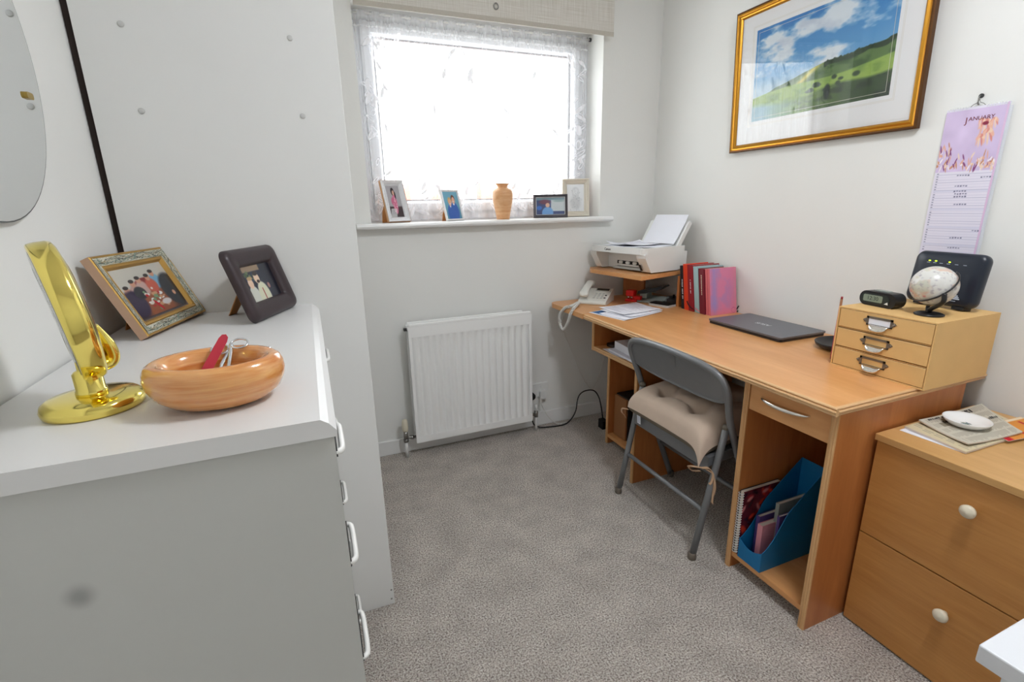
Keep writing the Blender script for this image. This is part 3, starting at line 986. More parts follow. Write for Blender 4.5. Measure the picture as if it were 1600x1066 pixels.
# ------------------------------------------------------------------ tufted cushion tied on the seat
cu = thing('seat_cushion', 'taupe tufted cushion tied onto the grey folding chair', 'cushion', (1.37, YC, 0.43))
TUFTS = [(1.268, 1.470), (1.268, 1.290), (1.42, 1.470), (1.42, 1.290)]
CX0, CX1, CY0, CY1 = 1.172, 1.560, 1.162, 1.604


def cush(u, v, side):
    x = CX0 + u * (CX1 - CX0); y = CY0 + v * (CY1 - CY0)
    a = 2 * u - 1; c = 2 * v - 1
    e = max(0.0, (1 - abs(a) ** 6.0)) * max(0.0, (1 - abs(c) ** 9.0))
    prof = e ** 0.33
    # pinched pointed corners
    k = (abs(a) * abs(c)) ** 5
    x += -0.006 * a * (1 - abs(c) ** 4)
    y += -0.008 * c * (1 - abs(a) ** 4)
    mid = seat_z(x) + 0.036
    top = 0.094 * prof
    for (tx, ty) in TUFTS:
        d = math.hypot((x - tx), (y - ty))
        top -= 0.048 * math.exp(-(d / 0.026) ** 2) + 0.010 * math.exp(-(d / 0.06) ** 2)
    # creases running between the tufts
    for tx in (1.268, 1.42):
        top -= 0.014 * math.exp(-((x - tx) / 0.012) ** 2) * math.exp(-((y - 1.38) / 0.13) ** 4)
    for ty in (1.470, 1.290):
        top -= 0.010 * math.exp(-((y - ty) / 0.012) ** 2) * math.exp(-((x - 1.345) / 0.11) ** 4)
    top += 0.0025 * math.sin(y * 150 + x * 30) * max(0, 1 - abs(a)) * 0.6
    low = 0.032 * e ** 0.3
    z = mid + top if side > 0 else mid - low
    droop = 0.0
    if a < -0.3 and c < -0.3:
        droop = 0.060 * (((-a - 0.3) / 0.7) * ((-c - 0.3) / 0.7)) ** 6.5
    if a < -0.3 and c > 0.3:
        droop = 0.002 * (((-a - 0.3) / 0.7) * ((c - 0.3) / 0.7)) ** 2.2
    z -= droop
    return (x - 0.014 * k * (1 if (a < 0 and c < 0) else 0), y, z)


MB().grid(lambda u, v: cush(u, v, 1), 110, 130).build('cushion_top', 'cushion_cloth', cu, local=False)
MB().grid(lambda u, v: cush(v, u, -1), 60, 60).build('cushion_base', 'mesh_back', cu, local=False)
for (tx, ty) in TUFTS:
    MB().lathe([(0.005, 0.0), (0.006, 0.002), (0.0, 0.004)], (tx, ty, seat_z(tx) + 0.036 + 0.094 - 0.061), 12).build('tuft_button', 'cushion_cloth', cu, local=False)


def ribbon(pts, w, name):
    P = catmull(pts, 7)
    b = MB()
    vs = []
    for i, p in enumerate(P):
        tw = 0.5 * math.sin(i * 0.35)
        vs += [p + Vector((0.3 * w * tw, w / 2, 0.12 * w)), p + Vector((-0.3 * w * tw, -w / 2, -0.12 * w))]
    b.add(vs, [(2 * i, 2 * i + 1, 2 * i + 3, 2 * i + 2) for i in range(len(P) - 1)], 0, True)
    return b.build(name, 'ribbon_cloth', cu, local=False, solid=0.0014)


ribbon([(1.165, 1.155, 0.362), (1.152, 1.178, 0.357), (1.147, 1.195, 0.350), (1.150, 1.198, 0.341), (1.156, 1.180, 0.338), (1.162, 1.155, 0.350)], 0.009, 'tie')
ribbon([(1.162, 1.152, 0.362), (1.172, 1.128, 0.372), (1.174, 1.110, 0.358), (1.165, 1.104, 0.335), (1.158, 1.106, 0.325)], 0.010, 'tie')
ribbon([(1.166, 1.140, 0.366), (1.174, 1.112, 0.358), (1.168, 1.092, 0.320), (1.166, 1.094, 0.285), (1.160, 1.088, 0.262)], 0.011, 'tie')
ribbon([(1.178, 1.600, 0.402), (1.170, 1.634, 0.394), (1.172, 1.640, 0.374), (1.180, 1.630, 0.362), (1.184, 1.626, 0.352)], 0.009, 'tie')
tg = Paint(14, 34, (236, 238, 246))
for k in range(7):
    tg.rect(0.2, 0.8, 0.1 + k * 0.11, 0.15 + k * 0.11, (170, 176, 196), 0.02)
to = tg.build('care_label', 'print_paper', cu, lambda u, v: (1.196 - 1.37 - 0.005 * v, 1.560 - u * 0.022 - YC, 0.354 + v * 0.052 - 0.43))

# ------------------------------------------------------------------ brass vanity mirror
bm_ = thing('vanity_mirror', 'small polished brass swivel mirror seen edge on at the chest near corner', 'mirror', (-0.277, 0.738, CT))
MB().lathe([(0.0, 0.0), (0.050, 0.0), (0.0525, 0.002), (0.0535, 0.008), (0.0515, 0.014), (0.0465, 0.0175), (0.03, 0.0195), (0.0, 0.020)], n=64).build('base', 'brass', bm_)
MB().lathe([(0.0, 0.019), (0.0165, 0.0195), (0.0165, 0.025), (0.0150, 0.026), (0.0150, 0.047), (0.0125, 0.050), (0.009, 0.0515), (0.009, 0.062), (0.0, 0.0625)], n=40).build('stem', 'brass', bm_)
hd = Matrix.Translation((-0.0035, 0.002, 0.124)) @ Matrix.Rotation(R(24), 4, 'Z') @ Matrix.Rotation(R(-6.5), 4, 'Y')
M3 = (hd.to_3x3() @ Matrix.Rotation(R(90), 3, 'Y'))
pr = [(0.0, -0.0125), (0.074, -0.0125), (0.0775, -0.0122), (0.0790, -0.0105), (0.0800, -0.004), (0.0800, 0.006), (0.0785, 0.0105), (0.074, 0.0130), (0.055, 0.0165), (0.03, 0.0185), (0.0, 0.019)]
hh = MB().lathe(pr, hd.to_translation(), 72, mat=M3, sx=1.07)
head = hh.build('mirror_head', 'brass', bm_)
MB().lathe([(0.0, -0.0128), (0.0715, -0.0128)], hd.to_translation(), 64, mat=M3, sx=1.07).build('mirror_glass', 'mirror_glass', head)
yk = [hd @ Vector(p) for p in ((0.0175, 0.0, -0.022), (0.0200, 0.0, -0.036), (0.0225, 0.0, -0.052), (0.0225, 0.0, -0.063), (0.0185, 0.0, -0.069), (0.010, 0.0, -0.071))]
MB().tube(catmull(yk, 6), [0.004 + 0.004 * min(1, i / 10) for i in range(31)], 12, flat=1.9).build('hinge_arm', 'brass', bm_)

# ------------------------------------------------------------------ oval wooden bowl and the things in it
bw = thing('wooden_bowl', 'oval turned wooden bowl with striped grain holding scissors and a nail file', 'bowl', (-0.130, 0.693, CT), yaw=R(-10))
prof = [(0.0, 0.0), (0.50, 0.0), (0.58, 0.001), (0.74, 0.006), (0.90, 0.017), (0.985, 0.031), (1.0, 0.040), (0.985, 0.049), (0.94, 0.056), (0.86, 0.0600), (0.77, 0.0590), (0.70, 0.054), (0.65, 0.045), (0.62, 0.033), (0.57, 0.020), (0.46, 0.014), (0.0, 0.012)]
MB().lathe([(r * 0.0815, z) for r, z in prof], n=96, sy=0.775).build('bowl_body', 'bowl_wood', bw)


def P3(x, y, z):
    return (x, y, z)


nf = thing('nail_file', 'crimson nail file leaning up out of the wooden bowl', 'nail file', (-0.175, 0.704, CT + 0.016))
A = Vector((-0.158, 0.688, CT + 0.016)); B = Vector((-0.1185, 0.735, CT + 0.0785))
ax = (B - A).normalized(); sd = ax.cross(Vector((0.35, -0.93, 0.2))).normalized()
nn = ax.cross(sd).normalized()
L_ = (B - A).length
b = MB()
ow = [(0, -0.0062), (L_ * 0.9, -0.0055), (L_ * 0.97, -0.004), (L_, 0.0), (L_ * 0.97, 0.004), (L_ * 0.9, 0.0055), (0, 0.0062)]
vs = [A + ax * s + sd * t + nn * k for k in (-0.0006, 0.0006) for s, t in ow]
n7 = len(ow)
b.add(vs, [tuple(range(n7)), tuple(range(2 * n7 - 1, n7 - 1, -1))] + [(i, (i + 1) % n7, n7 + (i + 1) % n7, n7 + i) for i in range(n7)])
b.build('file_blade', 'file_red', nf, local=False)

sc = thing('nail_scissors', 'small chrome scissors standing handles up in the wooden bowl', 'scissors', (-0.15, 0.722, CT + 0.014))
pv = Vector((-0.1235, 0.704, CT + 0.026))
for s, c in ((-1, Vector((-0.1285, 0.735, CT + 0.0585))), (1, Vector((-0.1045, 0.735, CT + 0.064)))):
    ring = [c + Vector((0.0105 * math.cos(t), 0.008 * math.sin(t), 0.0045 * math.sin(t))) for t in [2 * math.pi * i / 28 for i in range(28)]]
    bl_ = MB().tube(ring, 0.0016, 8, closed=True)
    p0 = c + Vector((-0.0105 * s, 0, 0.0))
    bl_.tube(catmull([p0, p0 + Vector((0.0004 * s, -0.004, -0.004)), pv + Vector((0.0045 * s, 0.010, 0.012)), pv + Vector((-0.0015 * s, -0.002, -0.003)), pv + Vector((-0.003 * s, -0.012, -0.010))], 5), 0.0027, 8).build('scissor_blade', 'chrome', sc, local=False)
MB().cyl(tuple(pv + Vector((0, -0.004, 0.002))), tuple(pv + Vector((0, 0.004, -0.002))), 0.003).build('pivot_screw', 'chrome', sc, local=False)
nc = thing('nail_clipper', 'chrome nail clipper lying in the left of the wooden bowl', 'nail clipper', (-0.1680, 0.6940, CT + 0.018))
MB().tube(catmull([(-0.1840, 0.7060, CT + 0.0285), (-0.1680, 0.7000, CT + 0.0265), (-0.1480, 0.6960, CT + 0.0235), (-0.1300, 0.6930, CT + 0.022)], 5), 0.0032, 8, flat=0.5).build('lever', 'chrome', nc, local=False)
MB().tube(catmull([(-0.1820, 0.7040, CT + 0.0215), (-0.1580, 0.6985, CT + 0.0195), (-0.1330, 0.6940, CT + 0.0195)], 5), 0.0032, 8, flat=0.5).build('jaw', 'chrome', nc, local=False)
tz = thing('tweezers', 'dark steel tweezers resting against the right inner side of the wooden bowl', 'tweezers', (-0.0980, 0.7190, CT + 0.02))
for k, dz in enumerate((0.0, 0.004)):
    MB().tube(catmull([(-0.1200, 0.7000, CT + 0.021 + dz), (-0.1050, 0.7040, CT + 0.027 + dz), (-0.0880, 0.7080, CT + 0.037 + dz * 0.6), (-0.0750, 0.7120, CT + 0.050), (-0.0660, 0.7150, CT + 0.0595)], 5), 0.0020, 8, flat=0.6).build('arm', ['chrome', 'dull_metal'][k], tz, local=False)

# ------------------------------------------------------------------ photo frames: builder
def photo_frame(name, label, x, y, z, yaw, lean, w, h, prof, mat, depth, inset, paint, stand=None, group=None, side=None, mats=None, liner=None, sx=0.0, cat='photo frame'):
    t = thing(name, label, cat, (x, y, z + depth * math.sin(lean)), yaw, lean, group)
    MB().ring(w, h, prof).build('moulding', mats or mat, t)
    if side:
        MB().ring(w + 0.0006, h + 0.0006, [(0.0, depth), (0.0, prof[0][1] + 0.001 if prof[0][1] < depth else 0.002)], z0=-0.0003).build('moulding_side', side, t)
    if liner:
        lo, lm = liner
        MB().ring(w, h, lo).build('liner', lm, t)
    MB().box(-w / 2 + inset * 0.6, w / 2 - inset * 0.6, depth * 0.8, depth * 0.95, inset * 0.6, h - inset * 0.6).build('back_board', 'pine_stand', t)
    pw, ph = w - 2 * inset, h - 2 * inset
    paint.build('photo', 'print_gloss', t, upright(pw + 0.002, ph + 0.002, depth * 0.62, inset - 0.001))
    if stand:
        sw, shh, out = stand
        b = MB()
        zt = min(h * 0.75, shh)
        # strut hinged on the back, its foot reaches the surface behind
        foot_y = depth + out
        foot_z = out * math.tan(lean) + 0.0004
        vs = []
        for k in (0, 0.0028):
            vs += [(sx - sw * 0.28, depth + k, zt), (sx + sw * 0.28, depth + k, zt), (sx + sw / 2, foot_y * 0.5 + depth * 0.5 + k, (zt + foot_z) / 2), (sx + sw / 2 * 0.8, foot_y + k, foot_z), (sx - sw / 2 * 0.8, foot_y + k, foot_z), (sx - sw / 2, foot_y * 0.5 + depth * 0.5 + k, (zt + foot_z) / 2)]
        b.add(vs, [(0, 1, 2, 3, 4, 5), (11, 10, 9, 8, 7, 6)] + [(i, (i + 1) % 6, 6 + (i + 1) % 6, 6 + i) for i in range(6)])
        b.build('easel_leg', 'pine_stand', t)
    return t


# group photo: people round a dinner table (generic)
p = Paint(150, 104, (200, 196, 184))
p.rect(0, 1, 0, 0.55, (58, 46, 50), 0.1)
p.put((0.5 - np.abs(p.U - 0.5) - 0.12) * 6 * (p.V < 0.62) * (p.V > 0.05), (150, 84, 56))
p.ell(0.5, 0.66, 0.2, 0.1, (132, 40, 38), 0.2)
for (cx, cy, c) in ((0.12, 0.60, (120, 60, 52)), (0.27, 0.69, (188, 150, 140)), (0.40, 0.73, (196, 160, 150)), (0.70, 0.80, (120, 170, 200)), (0.58, 0.74, (200, 90, 70)), (0.88, 0.66, (40, 46, 56))):
    p.ell(cx, cy - 0.16, 0.10, 0.15, c, 0.3)
    p.ell(cx, cy, 0.042, 0.062, (206, 150, 124), 0.3)
    p.ell(cx, cy + 0.045, 0.044, 0.035, (44, 34, 32), 0.3)
p.ell(0.90, 0.42, 0.20, 0.34, (38, 42, 52), 0.2); p.ell(0.14, 0.32, 0.16, 0.26, (52, 40, 66), 0.2); p.ell(0.30, 0.5, 0.10, 0.12, (36, 34, 42), 0.2)
p.ell(0.88, 0.34, 0.03, 0.05, (214, 160, 130), 0.3)
for k in range(30):
    p.ell(RNG.uniform(0.34, 0.66), RNG.uniform(0.1, 0.55), RNG.uniform(0.012, 0.045), RNG.uniform(0.012, 0.035), [(226, 214, 200), (206, 150, 110), (240, 236, 230), (120, 150, 110), (184, 44, 44)][k % 5], 0.3)
p.ell(0.46, 0.2, 0.025, 0.12, (190, 24, 36), 0.3, 20); p.ell(0.64, 0.22, 0.09, 0.06, (220, 210, 206), 0.3)
pr = [(0.0, 0.018), (0.0, 0.002), (0.002, 0.0), (0.004, 0.001), (0.0205, 0.0045), (0.0215, 0.003), (0.026, 0.0045), (0.030, 0.0105), (0.030, 0.0125)]
of = photo_frame('photo_frame', 'gilt photo frame with mosaic patterned border and dinner party photo', -0.280, 1.238, CT, R(76.5), R(24.3), 0.251, 0.171,
                 pr, 'frame_gold_old', 0.018, 0.030, p, stand=(0.05, 0.12, 0.075), side='frame_rose_side')
q = Paint(200, 24, (190, 186, 164))
for k in range(120):
    q.ell(RNG.rand(), RNG.uniform(0.1, 0.9), RNG.uniform(0.004, 0.014), RNG.uniform(0.1, 0.4), [(64, 84, 80), (120, 144, 130), (212, 208, 190), (36, 46, 48), (150, 130, 96)][k % 5], 0.4, RNG.uniform(-60, 60))
for (nm, fn) in (('b', lambda u, v: (-0.1215 + u * 0.243, 0.0008 + v * 0.0033, 0.0045 + v * 0.0155)),
                 ('t', lambda u, v: (-0.1215 + u * 0.243, 0.0041 - v * 0.0033, 0.171 - 0.020 + v * 0.0155)),
                 ('l', lambda u, v: (-0.1255 + 0.0045 + v * 0.0155, 0.0008 + v * 0.0033, 0.1665 - u * 0.162)),
                 ('r', lambda u, v: (0.1255 - 0.0045 - v * 0.0155, 0.0008 + v * 0.0033, 0.0045 + u * 0.162))):
    q.build('mosaic_border', 'print_gloss', of, lambda u, v, fn=fn: tuple(Vector(fn(u, v)) + Vector((0, -0.0006, 0))))

p = Paint(120, 80, (40, 44, 60))
p.rect(0, 0.62, 0.82, 1.0, (150, 128, 104), 0.03)
for k in range(16):
    p.ell(RNG.uniform(0, 0.5), RNG.uniform(0.55, 0.8), 0.04, 0.05, [(74, 92, 66), (50, 60, 80), (100, 116, 84)][k % 3], 0.5)
p.ell(0.20, 0.16, 0.14, 0.3, (206, 208, 196), 0.15); p.ell(0.48, 0.12, 0.17, 0.40, (214, 214, 186), 0.15)
p.ell(0.20, 0.52, 0.075, 0.14, (222, 190, 164), 0.2); p.ell(0.43, 0.62, 0.08, 0.15, (226, 196, 168), 0.2)
p.ell(0.43, 0.75, 0.075, 0.06, (60, 52, 48), 0.3); p.ell(0.44, 0.53, 0.045, 0.045, (70, 60, 54), 0.3); p.ell(0.22, 0.65, 0.08, 0.05, (180, 150, 110), 0.3)
p.ell(0.70, 0.36, 0.04, 0.08, (160, 120, 110), 0.4); p.rect(0.46, 0.485, 0.0, 0.34, (150, 50, 48), 0.01); p.rect(0.80, 1, 0, 1, (24, 26, 40), 0.15)
pr = [(0.0, 0.016), (0.001, 0.010), (0.005, 0.003), (0.012, 0.0), (0.025, 0.001), (0.036, 0.004), (0.041, 0.010), (0.042, 0.015)]
lf_ = thing('photo_frame', 'dark brown leather photo frame with rounded corners leaning on its wooden leg', 'photo frame', (-0.080, 1.257, CT + 0.016 * math.sin(R(17.7))), R(67), R(17.7))


def leather(w, h, prof, k=8):
    b = MB()
    loops = []
    for (i, y) in prof:
        rad = max(0.003, 0.020 - i * 0.35)
        loops.append([(q[0], y, q[1] + h / 2) for q in rrect(w - 2 * i, h - 2 * i, rad, k)])
    n = len(loops[0])
    vs = [v for l in loops for v in l]
    b.add(vs, [(a * n + j, a * n + (j + 1) % n, (a + 1) * n + (j + 1) % n, (a + 1) * n + j) for a in range(len(loops) - 1) for j in range(n)], 0, True)
    return b


leather(0.216, 0.165, pr).build('moulding', 'leather_brown', lf_)
MB().prism([(a, c + 0.0825) for a, c in rrect(0.204, 0.153, 0.016)], 0.0145, 0.0165, 'y').build('back_board', 'black_plastic', lf_)
p.build('photo', 'print_gloss', lf_, upright(0.138, 0.087, 0.0140, 0.039))
foot = 0.104 * math.tan(R(17.7)) - 0.0008
vs = []
for k in (0, 0.003):
    for (x, y, z) in ((-0.002, 0.0165, 0.115), (0.026, 0.0165, 0.115), (0.036, 0.066, 0.078), (0.028, 0.120, foot), (-0.004, 0.120, foot), (-0.012, 0.066, 0.078)):
        vs.append((x, y + k, z))
MB().add(vs, [(0, 1, 2, 3, 4, 5), (11, 10, 9, 8, 7, 6)] + [(i, (i + 1) % 6, 6 + (i + 1) % 6, 6 + i) for i in range(6)]).build('easel_leg', 'pine_stand', lf_)

# ------------------------------------------------------------------ window sill: frames and vase
SZ = 1.1855
p = Paint(60, 100, (176, 172, 176))
p.rect(0, 1, 0, 0.34, (70, 56, 58), 0.05); p.ell(0.5, 0.42, 0.17, 0.32, (214, 120, 150), 0.15); p.ell(0.36, 0.5, 0.12, 0.13, (204, 110, 140), 0.2)
for k in range(12):
    p.ell(0.5 + RNG.uniform(-.15, .15), 0.42 + RNG.uniform(-.25, .25), 0.03, 0.02, (240, 190, 204), 0.3)
p.ell(0.46, 0.82, 0.13, 0.12, (40, 32, 36), 0.2); p.ell(0.5, 0.78, 0.08, 0.08, (216, 170, 150), 0.2); p.ell(0.62, 0.7, 0.05, 0.12, (44, 34, 38), 0.3)
for k in range(6):
    p.rect(0.0 + k * 0.02, 0.45 + k * 0.02, 0.02 + k * 0.045, 0.045 + k * 0.045, (238, 238, 238), 0.01)
prs = [(0.0, 0.020), (0.0, 0.004), (0.004, 0.0), (0.010, 0.003), (0.012, 0.001), (0.018, 0.006), (0.020, 0.005), (0.024, 0.011), (0.025, 0.013)]
photo_frame('photo_frame', 'silver portrait frame with a woman in pink at the left end of the sill', 0.414, 2.400, SZ, R(16.4), R(19.1), 0.114, 0.200, prs, 'frame_silver', 0.020, 0.025, p, stand=(0.045, 0.1, 0.062), side='frame_pine_side', group='photo frames on the window sill', sx=-0.035)
p = Paint(60, 80, (104, 164, 188))
p.c += ((p.V - 0.5) * 40)[..., None]
for (cx, cy, hc) in ((0.40, 0.60, (206, 172, 110)), (0.64, 0.68, (96, 64, 52))):
    p.ell(cx, cy - 0.42, 0.26, 0.36, (50, 96, 176), 0.12); p.ell(cx, cy - 0.10, 0.06, 0.08, (240, 240, 244), 0.3)
    p.ell(cx, cy + 0.06, 0.125, 0.14, hc, 0.2); p.ell(cx + 0.01, cy, 0.10, 0.125, (228, 172, 146), 0.2); p.ell(cx, cy - 0.04, 0.04, 0.02, (240, 226, 220), 0.3)
pr2 = [(0.0, 0.012), (0.0, 0.001), (0.0015, 0.0), (0.006, 0.001), (0.008, 0.004), (0.009, 0.006)]
photo_frame('photo_frame', 'slim silver frame with two smiling children in blue jumpers on the sill', 0.694, 2.420, SZ, R(25.9), R(16), 0.113, 0.152, pr2, 'frame_silver', 0.012, 0.009, p, stand=(0.035, 0.075, 0.042), side='white_plastic', group='photo frames on the window sill', sx=-0.03)
p = Paint(90, 60, (58, 74, 120))
p.rect(0.52, 1, 0.2, 1.0, (196, 206, 208), 0.02); p.ell(0.8, 0.8, 0.2, 0.06, (150, 176, 176), 0.5); p.rect(0, 1, 0.86, 1, (120, 150, 160), 0.06); p.ell(0.3, 0.75, 0.2, 0.14, (110, 60, 80), 0.5)
p.ell(0.40, 0.1, 0.20, 0.36, (110, 160, 214), 0.15); p.ell(0.40, 0.56, 0.075, 0.13, (220, 176, 150), 0.2); p.ell(0.1, 0.4, 0.1, 0.12, (60, 110, 190), 0.4)
pr4 = [(0.0, 0.016), (0.0, 0.002), (0.002, 0.0), (0.012, 0.002), (0.0135, 0.001), (0.0155, 0.006), (0.017, 0.007)]
photo_frame('photo_frame', 'dark pewter landscape frame with a man in light blue on the sill', 1.206, 2.395, SZ, R(-22.1), R(10.5), 0.182, 0.120, pr4, 'frame_pewter', 0.016, 0.017, p, stand=(0.04, 0.07, 0.02), group='photo frames on the window sill', liner=([(0.0135, 0.0004), (0.0155, 0.0056), (0.0165, 0.0064)], 'frame_silver'))
p = Paint(70, 90, (222, 226, 228))
p.ell(0.5, 0.72, 0.2, 0.17, (190, 194, 196), 0.5); p.ell(0.5, 0.72, 0.16, 0.13, (216, 220, 222), 0.4); p.ell(0.5, 0.32, 0.3, 0.24, (196, 200, 202), 0.6)
for k in range(40):
    p.ell(0.5 + RNG.normal(0, 0.16), 0.45 + RNG.normal(0, 0.22), 0.05, 0.008, (166, 172, 176), 0.5, RNG.uniform(-90, 90))
photo_frame('photo_frame', 'champagne frame with a pencil portrait sketch at the right end of the sill', 1.390, 2.448, SZ, R(-20), R(8.8), 0.152, 0.203, [(0.0, 0.020), (0.0, 0.004), (0.004, 0.0), (0.010, 0.003), (0.013, 0.001), (0.022, 0.006), (0.024, 0.004), (0.028, 0.011), (0.030, 0.013)], 'frame_champagne', 0.020, 0.030, p, stand=(0.04, 0.1, 0.018), group='photo frames on the window sill')
va = thing('wooden_vase', 'turned pale wood vase with a flared lip on the window sill', 'vase', (0.944, 2.420, SZ))
MB().lathe([(0.0, 0.0), (0.032, 0.0), (0.034, 0.003), (0.036, 0.02), (0.044, 0.06), (0.051, 0.095), (0.0535, 0.12), (0.052, 0.137), (0.045, 0.148), (0.032, 0.1535), (0.0265, 0.157), (0.0265, 0.163), (0.030, 0.169), (0.0365, 0.1745), (0.0365, 0.1765), (0.030, 0.1765), (0.022, 0.168), (0.0215, 0.15), (0.0, 0.14)], n=56).build('vase_body', 'vase_wood', va)

# ------------------------------------------------------------------ framed landscape print on the right wall
PW, PH = 0.773, 0.562
pf = thing('framed_landscape', 'large gilt framed print of green downs under a blue cloudy sky', 'picture', (1.846, 1.4545, 1.4635), R(-90), R(-2.6))
g = [(0.0, 0.020), (0.0, 0.003), (0.003, 0.0), (0.008, 0.0), (0.012, 0.004), (0.016, 0.0045), (0.022, 0.001), (0.026, 0.003), (0.030, 0.009), (0.031, 0.012)]
MB().ring(PW, PH, g[:4]).build('outer_moulding', 'gilt_dark', pf)
MB().ring(PW, PH, g[3:]).build('gilt_moulding', 'gilt', pf)
MB().box(-PW / 2 + 0.012, PW / 2 - 0.012, 0.0145, 0.019, 0.012, PH - 0.012).build('back_board', 'pine_stand', pf)
mb = MB()
mb.ring(PW - 0.05, PH - 0.05, [(0.0, 0.0142), (0.0, 0.0125), (0.080, 0.0125), (0.081, 0.0135)], z0=0.038)
mb.box(-PW / 2 + 0.02, PW / 2 - 0.02, 0.0136, 0.0142, 0.02, PH - 0.02)
mo = mb.build('mount', 'mount_card', pf)
b = MB()
for k, i in enumerate((0.062, 0.066, 0.092)):
    b.ring(PW - 0.05, PH - 0.05, [(i, 0.0123), (i + 0.0012, 0.0123)], z0=0.038)
b.build('mount_line', 'frame_champagne', mo)
b = MB(); 
p = Paint(300, 200, (90, 150, 205))
U, V = p.U, p.V
p.c = np.array([44, 122, 190])[None, None] * V[..., None] ** 0.8 + np.array([176, 214, 232])[None, None] * (1 - V[..., None] ** 0.8)
cl_ = fbm(U * 0.9 + 0.05, V, 5, 6, 31, 5)
cm = np.clip((cl_ - 0.50 + 0.16 * np.exp(-((U - 0.38) / 0.16) ** 2 - ((V - 0.62) / 0.2) ** 2) + 0.22 * np.exp(-((U - 0.62) / 0.14) ** 2 - ((V - 0.92) / 0.12) ** 2)) * 6, 0, 1)
p.put(cm * 0.92, (232, 236, 238))
p.put(cm * np.clip((fbm(U, V, 8, 9, 77, 4) - 0.5) * 3, 0, 1) * 0.6, (176, 188, 206))
p.put(np.clip((0.47 - V) / 0.12, 0, 1) * 0.55, (222, 226, 226))
h1 = 0.30 + 0.16 * np.clip((U - 0.14) / 0.45, 0, 1) + 0.05 * np.clip((U - 0.7) / 0.3, 0, 1) + (fbm(U, U * 0, 14, 1, 5, 3) - 0.5) * 0.02
m1 = np.clip((h1 - V) / 0.008 + 0.5, 0, 1) * (U > 0.13)
n = fbm(U, V, 10, 14, 12, 5)
p.put(m1, (92, 122, 66)); p.put(m1 * np.clip((n - 0.5) * 5, 0, 1), (56, 88, 44))
p.put(m1 * np.exp(-((U - 0.44 - (V - 0.36) * 0.9) / 0.035) ** 2), (214, 204, 100))
tr = np.clip((h1 + 0.008 + (fbm(U, V, 60, 30, 3, 2) - 0.5) * 0.03 - V) / 0.006, 0, 1) * np.clip((V - h1 + 0.035 + 0.03 * vn(U, V, 20, 2, 8)) / 0.01, 0, 1) * (U > 0.56)
p.put(tr, (38, 62, 36))
h2 = 0.26 + 0.10 * U + 0.02 * np.sin(U * 7)
m2 = np.clip((h2 - V) / 0.01 + 0.5, 0, 1)
p.put(m2, (150, 180, 84)); p.put(m2 * np.clip((n - 0.46) * 4, 0, 1) * 0.8, (104, 140, 62))
h3 = 0.12 + 0.12 * U + 0.02 * np.sin(U * 11 + 1)
m3 = np.clip((h3 - V) / 0.03 + 0.5, 0, 1)
p.put(m3 * np.clip((U - 0.3) * 2, 0.2, 1), (52, 76, 44)); p.put(m3 * np.clip((fbm(U, V, 16, 20, 44, 4) - 0.5) * 5, 0, 1) * np.clip((U - 0.1), 0, 1), (32, 46, 36))
p.put(np.clip((0.45 - U) / 0.35, 0, 1) * np.clip((0.16 + 0.1 * (0.5 - U) - V) / 0.06, 0, 1) * 0.9, (150, 190, 216))
for k in range(10):
    p.ell(RNG.uniform(0.42, 0.8), RNG.uniform(0.13, 0.30), RNG.uniform(0.012, 0.035), RNG.uniform(0.012, 0.03), (46, 70, 40), 0.5)
p.ell(0.60, 0.16, 0.022, 0.07, (30, 44, 34), 0.4)
p.build('print', 'print_matte', pf, upright(0.5645, 0.354, 0.0130, 0.117))
MB().box(-PW / 2 + 0.029, PW / 2 - 0.029, 0.0095, 0.0105, 0.029, PH - 0.029).build('glass', 'picture_glass', pf)

# ------------------------------------------------------------------ calendar on its hook
ca = thing('wall_calendar', 'slim lilac January calendar hanging from a hook by the gilt picture', 'calendar', (1.862, 0.921, 1.070), R(-90))
CW, CHH = 0.150, 0.434
p = Paint(150, 300, (236, 232, 246))
U, V = p.U, p.V
art = V > 0.585
p.put(art.astype(float) * (V < 0.985), (222, 204, 236))
p.c += ((fbm(U, V, 3, 6, 66, 3) - 0.5)[..., None] * 30) * art[..., None]
for (cx, cy, s) in ((0.70, 0.87, 1.0), (0.76, 0.815, 0.9), (0.66, 0.79, 0.7), (0.82, 0.89, 0.6), (0.62, 0.90, 0.5)):
    for k in range(7):
        a = k * 51 + cx * 300
        p.ell(cx + 0.07 * s * math.cos(R(a)), cy + 0.026 * s * math.sin(R(a)), 0.055 * s, 0.018 * s, [(240, 190, 170), (246, 214, 190), (226, 150, 140)][k % 3], 0.4, a * 0.4)
p.ell(0.69, 0.885, 0.05, 0.012, (150, 60, 80), 0.4)
for k in range(90):
    cx = RNG.choice([RNG.uniform(0.0, 0.22), RNG.uniform(0.2, 1.0), RNG.uniform(0.65, 1.0)])
    cy = 0.60 + abs(RNG.normal(0, 0.045)) if cx > 0.22 else RNG.uniform(0.6, 0.78)
    p.ell(cx, cy, 0.03, 0.009, [(250, 240, 244), (232, 180, 160), (206, 150, 120), (140, 80, 130), (244, 220, 200)][k % 5], 0.4, RNG.uniform(-80, 80))
for k in range(31):
    y = 0.03 + k * 0.0178
    p.rect(0.04, 0.97, y, y + 0.0018, (186, 184, 208), 0.002)
    p.rect(0.045, 0.075, y + 0.006, y + 0.011, (110, 108, 140), 0.003)
    if k % 7 == 3:
        p.rect(0.04, 0.97, y - 0.012, y, (224, 222, 240), 0.002)
